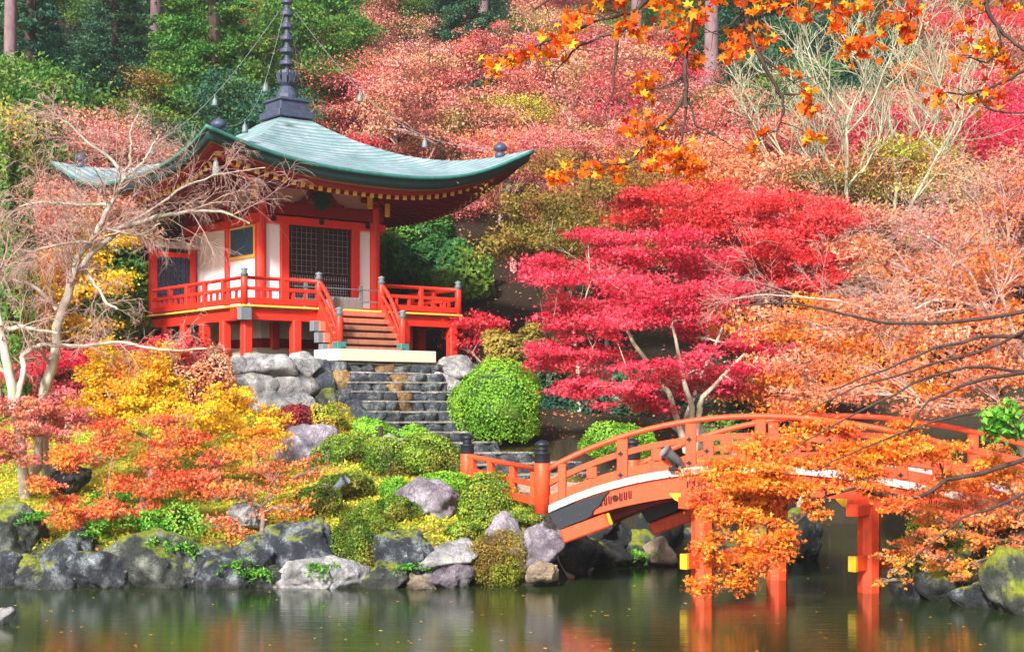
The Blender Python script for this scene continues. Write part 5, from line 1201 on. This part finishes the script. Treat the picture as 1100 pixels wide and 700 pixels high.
for i, (pl, D, lab) in enumerate(bt):
    P = PX(pl, D); rg = np.random.default_rng(900+i)
    limbs = [(P, .075, .025, 7, 2.6)]
    for k in range(5):
        j = rg.integers(2, len(P)-1); s_ = 1 if k % 2 else -1; q = P[j]; limbs.append(([q, q+np.array([s_*.7, rg.uniform(-.5, .5), .9]), q+np.array([s_*1.3, rg.uniform(-.8, .8), 2.2]), q+np.array([s_*rg.uniform(1.4, 2.2), rg.uniform(-1, 1), 3.6])], .04, .012, 4, 1.6))
    bare(lab, 'bare pale trees on the hillside', limbs, 50+i, 'lichen bark', 'lichen bark', upw)
# long pale limb crossing the crimson leaves at the right (living tree behind the bridge end)
bare('bare tree at right whose long pale limbs sweep left across the crimson leaves', 'bare pale trees on the hillside',
     [(PX([(1130,470),(1120,420),(1090,360),(1060,330)], (36, 34.5)), .12, .07, 3, 1),
      (PX([(1060,330),(1000,338),(960,342),(915,322),(880,318),(830,316),(785,322)], (34.5, 33)), .042, .012, 16, 1.3),
      (PX([(1060,330),(1010,318),(975,332),(940,345),(900,360)], (34.5, 33)), .042, .012, 12, 1.3),
      (PX([(1060,330),(1040,290),(1010,262),(985,250)], (34.5, 33)), .042, .012, 14, 1.5),
      (PX([(1090,360),(1060,260),(1050,220),(1030,200)], (34.5, 33)), .042, .012, 14, 1.5)], 60, 'pale bark', 'twig bark', dict(weep, grav=[.0, -.03, -.04], kids=[8, 6]))
# ------------------------------------------------------------------ hillside forest: prototypes copied with their parts
ANCH = [ # px, py, kind
 (30,60,'teal'),(90,40,'green'),(150,60,'teal'),(210,40,'teal'),(240,90,'green'),(180,110,'teal'),(60,110,'teal'),(100,90,'teal'),(285,25,'pink'),(90,140,'pink'),(130,150,'pink'),(40,200,'salmon'),(60,170,'green'),(170,160,'pink'),
 (20,150,'green'),(220,110,'teal'),(350,60,'green'),(330,20,'salmon'),(390,15,'green'),(420,35,'salmon'),(440,45,'salmon'),(380,50,'salmon'),(350,105,'teal'),(400,85,'pink'),(470,20,'teal'),(500,45,'teal'),(380,130,'pink'),(320,70,'green'),(300,40,'green'),(440,20,'green'),(430,150,'salmon'),(480,150,'salmon'),
 (480,100,'salmon'),(530,115,'yellowgreen'),(545,30,'pink'),(560,70,'salmon'),(590,20,'pink'),(620,100,'salmon'),(600,150,'salmon'),(580,190,'salmon'),(640,40,'green'),(680,60,'pink'),(660,110,'salmon'),(700,120,'pink'),(740,60,'teal'),(720,30,'green'),
 (690,160,'salmon'),(760,150,'pink'),(740,190,'pink'),(800,90,'pink'),(820,50,'teal'),(860,60,'teal'),(880,100,'green'),(920,60,'teal'),(960,70,'teal'),(900,30,'green'),(870,150,'pink'),(920,160,'crimson'),(990,30,'salmon'),(1050,40,'pink'),(1080,80,'salmon'),
 (1040,110,'orange'),(1090,140,'crimson'),(1000,150,'salmon'),(1060,190,'salmon'),(950,200,'yellowgreen'),(1000,230,'salmon'),(560,230,'pink'),(600,230,'pink'),(640,230,'pink'),(550,280,'salmon'),(520,250,'pink'),(500,220,'salmon'),(470,220,'salmon'),(590,300,'pink'),(520,310,'pink'),
 (540,340,'pink'),(640,200,'salmon'),(680,210,'pink'),(440,260,'green'),(470,280,'green'),(430,300,'green'),(30,250,'salmon'),(20,300,'yellow'),(60,230,'tan'),(60,300,'yellow'),(90,200,'pink'),(130,200,'salmon'),(90,260,'salmon'),(120,290,'green'),(20,340,'yellow'),(90,370,'dkred'),(150,350,'dkred'),(30,390,'dkred'),
 (900,200,'pink'),(820,180,'pink'),(780,200,'salmon'),(950,250,'salmon'),(1040,260,'salmon'),(1090,220,'salmon'),(880,250,'salmon'),(700,300,'pink'),(640,330,'pink'),(1000,300,'salmon'),(850,330,'orange'),(150,230,'tan')]
KNAME = {'teal':('cedar_tree','dark blue-green evergreen'), 'green':('evergreen_tree','mid-green broad evergreen'), 'pink':('maple_tree','rose-pink maple'), 'salmon':('maple_tree','salmon-coloured maple'), 'crimson':('maple_tree','deep crimson maple'), 'orange':('maple_tree','orange maple'),
         'yellowgreen':('maple_tree','yellow-green maple'), 'yellow':('maple_tree','golden maple'), 'olive':('maple_tree','olive-brown tree'), 'tan':('maple_tree','tan half-bare maple'), 'dkred':('maple_tree','dark red maple')}
KMAT = {'dkred': 'dark red shrub'}
protos = {}
def proto_pads(rng, R_, Ht, flat, n):
    out_ = []
    for k in range(n):
        t = rng.uniform(0, 1); z = Ht*(.42+.55*t); rad = R_*math.sqrt(max(.05, 1-((t-.25)/.82)**2))
        a = rng.uniform(0, 2*math.pi); q = rad*math.sqrt(rng.uniform(.05, 1)); pr = R_*rng.uniform(.26, .46)
        out_.append([q*math.cos(a), q*math.sin(a), z, pr, pr, pr*flat*rng.uniform(.8, 1.3)])
    return out_
def make_proto(kindclass, seed):
    rng = np.random.default_rng(seed)
    if kindclass == 'maple':
        Ht = rng.uniform(6, 7.5); R_ = rng.uniform(2.6, 3.3)
        mb, lv = make_tree((0, 0, 0), proto_pads(rng, R_, Ht, .36, 24), rng, .13, None, None, .11, 215, 1, fork=.4, twigs=9, twig_r=.018, clump=.30)
    elif kindclass == 'broad':
        Ht = rng.uniform(7.5, 9); R_ = rng.uniform(2.8, 3.4)
        mb, lv = make_tree((0, 0, 0), proto_pads(rng, R_, Ht, .55, 26), rng, .2, None, None, .15, 290, 1, fork=.45, twigs=2, twig_r=.015, clump=.26)
    elif kindclass == 'cedar':
        Ht = rng.uniform(12, 15); pads = []
        for k in range(46):
            t = (k/45)**.85; z = Ht*(.22+.76*t); rr_ = 3.2*(1-t)**.75+.35; a = k*2.399+rng.uniform(-.3, .3); pr = rr_*.42
            pads.append([rr_*.62*math.cos(a), rr_*.62*math.sin(a), z, pr, pr, pr*.32])
        mb, lv = make_tree((0, 0, 0), pads, rng, .26, None, None, .17, 270, 1, fork=.97, twigs=2, twig_r=.015, clump=.3, up=.7)
    tm = mb.build('trunk', 'twig bark' if kindclass == 'maple' else 'dark bark'); tm_me = tm.data; bpy.data.objects.remove(tm)
    V, Fq, tt = lv
    return tm_me, fastmesh('crown', V, Fq, 'salmon', tt), float(np.percentile(V[:, 2], 60)), float(V[:, 2].max())
for kc, n in (('maple', 6), ('broad', 4), ('cedar', 3)): protos[kc] = [make_proto(kc, 1000+17*i+len(kc)) for i in range(n)]
def anchor(px, py):
    return min(ANCH, key=lambda a: (a[0]-px)**2+(a[1]-py)**2*1.6)[2]
rng = np.random.default_rng(2024)
rowsD = [(47.5, 3.3), (52, 3.4), (57, 3.6), (63, 3.8), (70, 4.0), (78, 4.4), (87, 4.9), (98, 5.4), (110, 6)]
ROWW = ['frontmost', 'second', 'third', 'fourth', 'fifth', 'sixth', 'seventh', 'eighth', 'topmost']
ORD = ['first', 'second', 'third', 'fourth', 'fifth', 'sixth', 'seventh', 'eighth', 'ninth', 'tenth', 'eleventh', 'twelfth', 'thirteenth', 'fourteenth', 'fifteenth', 'sixteenth', 'seventeenth', 'eighteenth', 'nineteenth', 'twentieth', 'twenty-first', 'twenty-second', 'twenty-third']
def landmark(px):
    for lim, s in ((45, 'at the left edge'), (120, 'behind the bare white trees'), (215, 'above the left eave of the temple'), (290, 'left of the temple spire'), (370, 'right of the temple spire'), (460, 'above the right slope of the roof'), (560, 'above the right tip of the roof'), (640, 'right of the roof tip'), (720, 'above the crimson maple trunks'),
                   (800, 'above the crimson maple crown'), (870, 'left of the bare pale trees'), (960, 'behind the bare pale trees'), (1040, 'right of the bare pale trees'), (2000, 'at the right edge')):
        if px < lim: return s
counts = {}
placed = []
for ri, (D0, sp) in enumerate(rowsD):
    hwid = 560/F*D0+2.5; n = int(2*hwid/sp)
    for j in range(n+1):
        D = D0+rng.uniform(-1.8, 1.8); x = -hwid+2*hwid*j/n+rng.uniform(-.8, .8)
        uu = (x-O0[0])*U[0]+(D-O0[1])*U[1]; vv = (x-O0[0])*Vv[0]+(D-O0[1])*Vv[1]
        if -3.8 < uu < 11.5 and -6 < vv < 12.5: continue
        if pond_dist(x, D) < 1: continue
        if ri == 0 and -1.5 < x < 7.0 and D < 49: continue
        z = gz(x, D); px = 550+x/D*F
        s = rng.uniform(.82, 1.2)
        guess = anchor(px, HOR-(z+4.8*s-H)/D*F)
        kc = {'teal': 'cedar', 'green': 'broad'}.get(guess, 'maple')
        if kc == 'cedar' and ri < 3: kc = 'broad'
        pi_ = rng.integers(0, len(protos[kc])); tme, cme, z60, zmx = protos[kc][pi_]
        if kc == 'cedar': s *= .85
        kind = anchor(px, HOR-(z+z60*s-H)/D*F)
        if kc == 'cedar' and kind not in ('teal', 'green'): kind = 'teal' if rng.uniform() < .0 else kind; kc = 'maple'; tme, cme, z60, zmx = protos['maple'][pi_]
        if D > 66 and kind in ('tan', 'yellow', 'dkred'): kind = 'salmon'
        rv = rng.uniform()
        if kind == 'salmon': kind = 'tan' if rv < .16 else ('pink' if rv < .30 else ('pink' if rv < .40 else ('olive' if rv < .46 else kind)))
        elif kind == 'pink': kind = 'salmon' if rv < .2 else ('crimson' if rv < .32 else ('olive' if rv < .38 else kind))
        elif kind in ('green', 'teal') and kc == 'broad': kind = 'yellowgreen' if rv < .06 else ('olive' if rv < .12 else kind)
        nm, desc = KNAME[kind]
        lm = landmark(px); key = (kind, lm); counts.setdefault(key, []).append(0); placed.append((nm, desc, kind, kc, ri, lm, key, x, D, z, s, tme, cme, rng.uniform(0, 6.28)))
seen = {}
for nm, desc, kind, kc, ri, lm, key, x, D, z, s, tme, cme, rot in placed:
    k2 = (kind, ri, lm); seen.setdefault(k2, 0); i = seen[k2]; seen[k2] += 1
    tot = sum(1 for q in placed if (q[2], q[4], q[5]) == k2)
    pos = '' if tot == 1 else ((', left of two' if i == 0 else ', right of two') if tot == 2 else ', '+ORD[i]+' from left')
    root = tag(empty(nm, (x, D, z-.15), rot), f"{desc} {lm}, {ROWW[ri]} row up{pos}", 'tree', 'trees on the hillside')
    root.scale = (s*1.05, s*1.05, s)
    t = link('trunk', tme, root); c = link('crown', cme, root)
    c.material_slots[0].link = 'OBJECT'; c.material_slots[0].material = MATS[KMAT.get(kind, kind)]
# tall bare cedar trunks rising through the wood
for px, D, r_, yb, lab in ((9, 60, .26, 200, 'tall straight purple-brown cedar trunk at the upper left corner'), (763, 76, .36, 200, 'tall pale purple cedar trunk behind the hanging branches, centre right'), (882, 72, .30, 200, 'dark straight cedar trunk among the evergreens at upper right'), (166, 74, .28, 150, 'dark cedar trunk among the evergreens at upper left'), (683, 84, .32, 150, 'dark thick cedar trunk at the top centre above the pink maples'), (518, 82, .3, 120, 'shadowy cedar trunk in the dark gap at the top centre')):
    x = (px-550)/F*D; z = gz(x, D); rg = np.random.default_rng(px)
    root = tag(empty('cedar_tree', (x, D, z)), lab, 'tree', 'tall cedar trunks')
    P = np.array([(0, 0, -.3), (.05, 0, 6), (.1, .05, 13), (.0, 0, 22), (.05, 0, 30)], float); MB().tube(P, [r_*1.15, r_, r_*.88, r_*.7, r_*.4], 12).build('trunk', 'cedar bark', root, True)
    pads = [[math.cos(k*2.4)*1.7, math.sin(k*2.4)*1.7, 17+k*.55, 1.5, 1.5, .5] for k in range(22)]
    mb, (V, Fq, tt) = make_tree((0, 0, 12), pads, rg, .1, None, None, .2, 120, 1, fork=.9, twigs=1, up=.7)
    link('crown', fastmesh('crown', V, Fq, 'teal', tt), root)
# thin dark trunks in the shade behind the bridge
for i, (px, D, lab) in enumerate([(590, 46, 'thin dark trunk in the shade right of the round green shrub'), (622, 45, 'slim grey trunk standing in the shade left of the crimson maple'), (604, 48.5, 'thin dark trunk deeper in the shade behind the bridge post'), (652, 47, 'slender trunk in the shade behind the flat-topped shrub'), (640, 50, 'faint dark trunk farthest back in the shade behind the bridge'), (836, 41, 'left one of two pale trunks behind the bridge under the orange leaves'), (860, 42, 'right one of two pale trunks behind the bridge under the orange leaves')]):
    x = (px-550)/F*D; z = gz(x, D); rg = np.random.default_rng(70+i)
    pads = [[x+rg.uniform(-1.6, 1.6), D+rg.uniform(-1.2, 1.2), z+rg.uniform(4.2, 6.5), 1.0, 1.0, .4] for k in range(8)]
    plant('maple_tree', lab, 'tree', 'slim trunks in the shade', (x, D, z-.1), pads, 80+i, trunk_r=.09, bark='pale bark' if i > 4 or i == 1 else 'dark bark', leaf='olive' if i < 5 else 'orange', lsize=.11, density=220, blades=1, twigs=4)

# ------------------------------------------------------------------ maple overhanging the camera side: dark drooping branches with star leaves
DN = 9.0
Bt = np.array([6.6, 9.6, gz(6.6, 9.6)-.1]); rgn = np.random.default_rng(99)
tr = MB(); LC = []; LN = []
top = W(1010, -250, DN); fk = W(1500, -120, 9.4)
tr.tube(wobble(bez(Bt, Bt+np.array([.2, 0, 2.5]), fk, 10), rgn, .03), np.linspace(.22, .14, 10), 10)
limb = np.array([fk, W(1250, -240, 9.2), W(1000, -200, DN), W(800, -130, DN), W(680, -70, DN), W(560, -60, DN)])
t = np.linspace(0, 5, 26); LP = np.stack([np.interp(t, range(6), limb[:, q]) for q in range(3)], 1); tr.tube(wobble(LP, rgn, .01), np.linspace(.12, .035, 26), 8)
br = [([(740,-70),(728,-30),(745,10),(738,40),(735,75),(736,98),(737,115)], .016, .009), ([(737,100),(728,120),(706,140),(690,160),(675,175)], .008, .003), ([(737,110),(735,130),(730,155),(724,175)], .007, .003), ([(738,105),(745,125),(750,135),(765,142),(775,150)], .006, .003), ([(700,148),(692,165),(684,180)], .004, .002),
      ([(735,78),(720,88),(700,97),(688,101)], .006, .003), ([(735,55),(725,70),(714,80)], .005, .002),
      ([(830,-100),(800,-40),(800,0),(808,35),(820,65),(838,98),(843,108),(841,125),(835,140)], .014, .004), ([(840,102),(855,101),(870,99)], .005, .002), ([(815,55),(830,72),(850,88),(870,100)], .005, .002), ([(802,12),(785,28),(765,35)], .006, .003),
      ([(760,-70),(720,-30),(696,0),(684,12),(668,17),(638,24)], .014, .006), ([(684,12),(676,30),(664,36),(640,43),(620,50),(608,62),(594,80)], .009, .003), ([(662,36),(660,60),(660,85),(659,105),(650,118)], .008, .003), ([(638,24),(610,36),(585,46),(560,56),(530,68),(502,78)], .007, .003),
      ([(1130,-120),(1090,-40),(1052,0),(1070,26),(1088,45),(1110,60)], .013, .007), ([(1070,26),(1076,45),(1076,60),(1062,66),(1040,62)], .007, .003), ([(1125,70),(1100,76),(1070,92),(1045,102),(1020,100)], .010, .004), ([(1048,102),(1060,118),(1085,124),(1110,120)], .006, .003), ([(985,-80),(985,-10),(978,14)], .008, .003), ([(640,-60),(600,-10),(575,10)], .01, .004),
      ([(930,-120),(905,-40),(895,0)], .010, .004), ([(1040,-120),(1020,-40),(1000,0)], .01, .004)]
subs = []
for pts, r0, r1 in br:
    dd = DN+rgn.uniform(-.5, .5) if pts[0][1] < -20 else DN
    P = np.array([W(a, b, DN) for a, b in pts])
    k = len(P)*4; t = np.linspace(0, len(P)-1, k); Q = np.stack([np.interp(t, range(len(P)), P[:, q]) for q in range(3)], 1)
    for _ in range(3): Q[1:-1] = (Q[:-2]+2*Q[1:-1]+Q[2:])/4
    Q = wobble(Q, rgn, .004); tr.tube(Q, np.linspace(r0, r1, len(Q))*1.35, 6); subs.append(Q)
    for j in range(int(len(P)*1.6)):
        i = rgn.integers(len(Q)//3, len(Q)); d = rgn.normal(size=3); d[2] -= .3; d /= np.linalg.norm(d); e = Q[i]+d*rgn.uniform(.06, .22)
        if Q[i][2] < H+(HOR+0)/F*DN: tr.tube(wobble(bez(Q[i], (Q[i]+e)/2+np.array([0, 0, .02]), e, 4), rgn, .004), [.003, .0025, .002, .0015], 4)
spots = [ # px, py, radius px, leaves
 (560,60,26,26),(535,72,22,18),(590,48,24,24),(606,40,20,16),(620,22,18,18),(640,8,20,16),(672,28,16,14),(714,8,22,22),(690,38,12,10),(745,18,16,16),(735,42,18,18),(750,66,14,16),(738,30,22,18),(690,88,18,16),(694,100,14,10),(704,84,10,8),(725,55,12,10),(688,132,20,18),(674,142,12,8),(716,130,6,4),(704,158,22,22),(728,165,20,22),(706,176,22,22),(734,184,18,22),(745,180,12,12),
 (660,182,20,18),(640,184,16,14),(612,186,22,14),(595,190,12,10),(664,180,8,6),(790,54,24,26),(800,40,20,20),(820,42,18,18),(812,6,20,18),(860,18,12,10),(842,78,8,6),(846,56,6,5),(838,0,20,18),(880,2,20,20),(905,16,20,18),(930,5,26,24),(915,48,24,34),(900,30,16,14),(935,50,18,16),(960,22,18,20),(975,32,16,18),(975,42,10,8),(990,10,16,10),(1036,28,14,12),(1060,48,18,18),(1075,60,14,14),(1085,72,16,10),(1090,10,18,12),(1050,0,18,10),(868,98,8,8),(872,118,12,14),(862,116,8,6),(858,82,6,4),(874,148,12,14),(820,143,6,5),(806,160,8,8),(1010,108,20,10),(1040,110,24,12),(1070,105,20,10),(1030,60,18,8),(770,0,20,14),(660,0,20,14)]
for px, py, rp, n in spots:
    c = W(px, py, DN+rgn.uniform(-.15, .15)); s = rp/F*DN
    n = int(n*1.7); P = c+rgn.normal(size=(n, 3))*np.array([s*.42, s*.35, s*.36]); LC.append(P)
    # a fine stalk linking the cluster to its nearest branch
    allq = np.concatenate(subs); q = allq[np.argmin(np.linalg.norm(allq-c, axis=1))]
    if np.linalg.norm(q-c) < 1.2: tr.tube(wobble(bez(q, (q+c)/2+np.array([0, 0, .03]), c, 5), rgn, .006), [.004, .0035, .003, .0025, .002], 4)
C = np.concatenate(LC)
V, Fq, tt = leaves(C, .044, rgn, 5, up=-.2, wid=.46, tint=rgn.uniform(0, 1, len(C)))
leafmat('star leaves', [(.60,.04,.01), (.80,.11,.01), (.88,.19,.012), (.90,.30,.02), (.85,.60,.03)], None, .5, .5)
root = tag(empty('maple_tree', Bt), 'nearest maple, dark drooping twigs with big orange star-shaped leaves hanging in from above', 'maple')
tr.v = [x-Bt for x in tr.v]; tr.build('trunk', 'dark bark', root, True)
link('crown', fastmesh('crown', V-Bt, Fq, 'star leaves', tt), root)
# ------------------------------------------------------------------ autumn air
def hazebox():
    m, t, o = newmat('haze'); v = t.nodes.new('ShaderNodeVolumePrincipled'); v.inputs['Color'].default_value = (.86, .90, .95, 1); v.inputs['Density'].default_value = .00045; v.inputs['Anisotropy'].default_value = .2
    t.links.new(v.outputs[0], o.inputs[1])
    zt = float(terrain(np.array([0.]), np.array([219.]))[0])+45
    ob = MB().box((0, 102, (zt-3)/2), (232, 250, zt+3)).build('haze', 'haze'); tag(ob, kind='stuff')
hazebox()
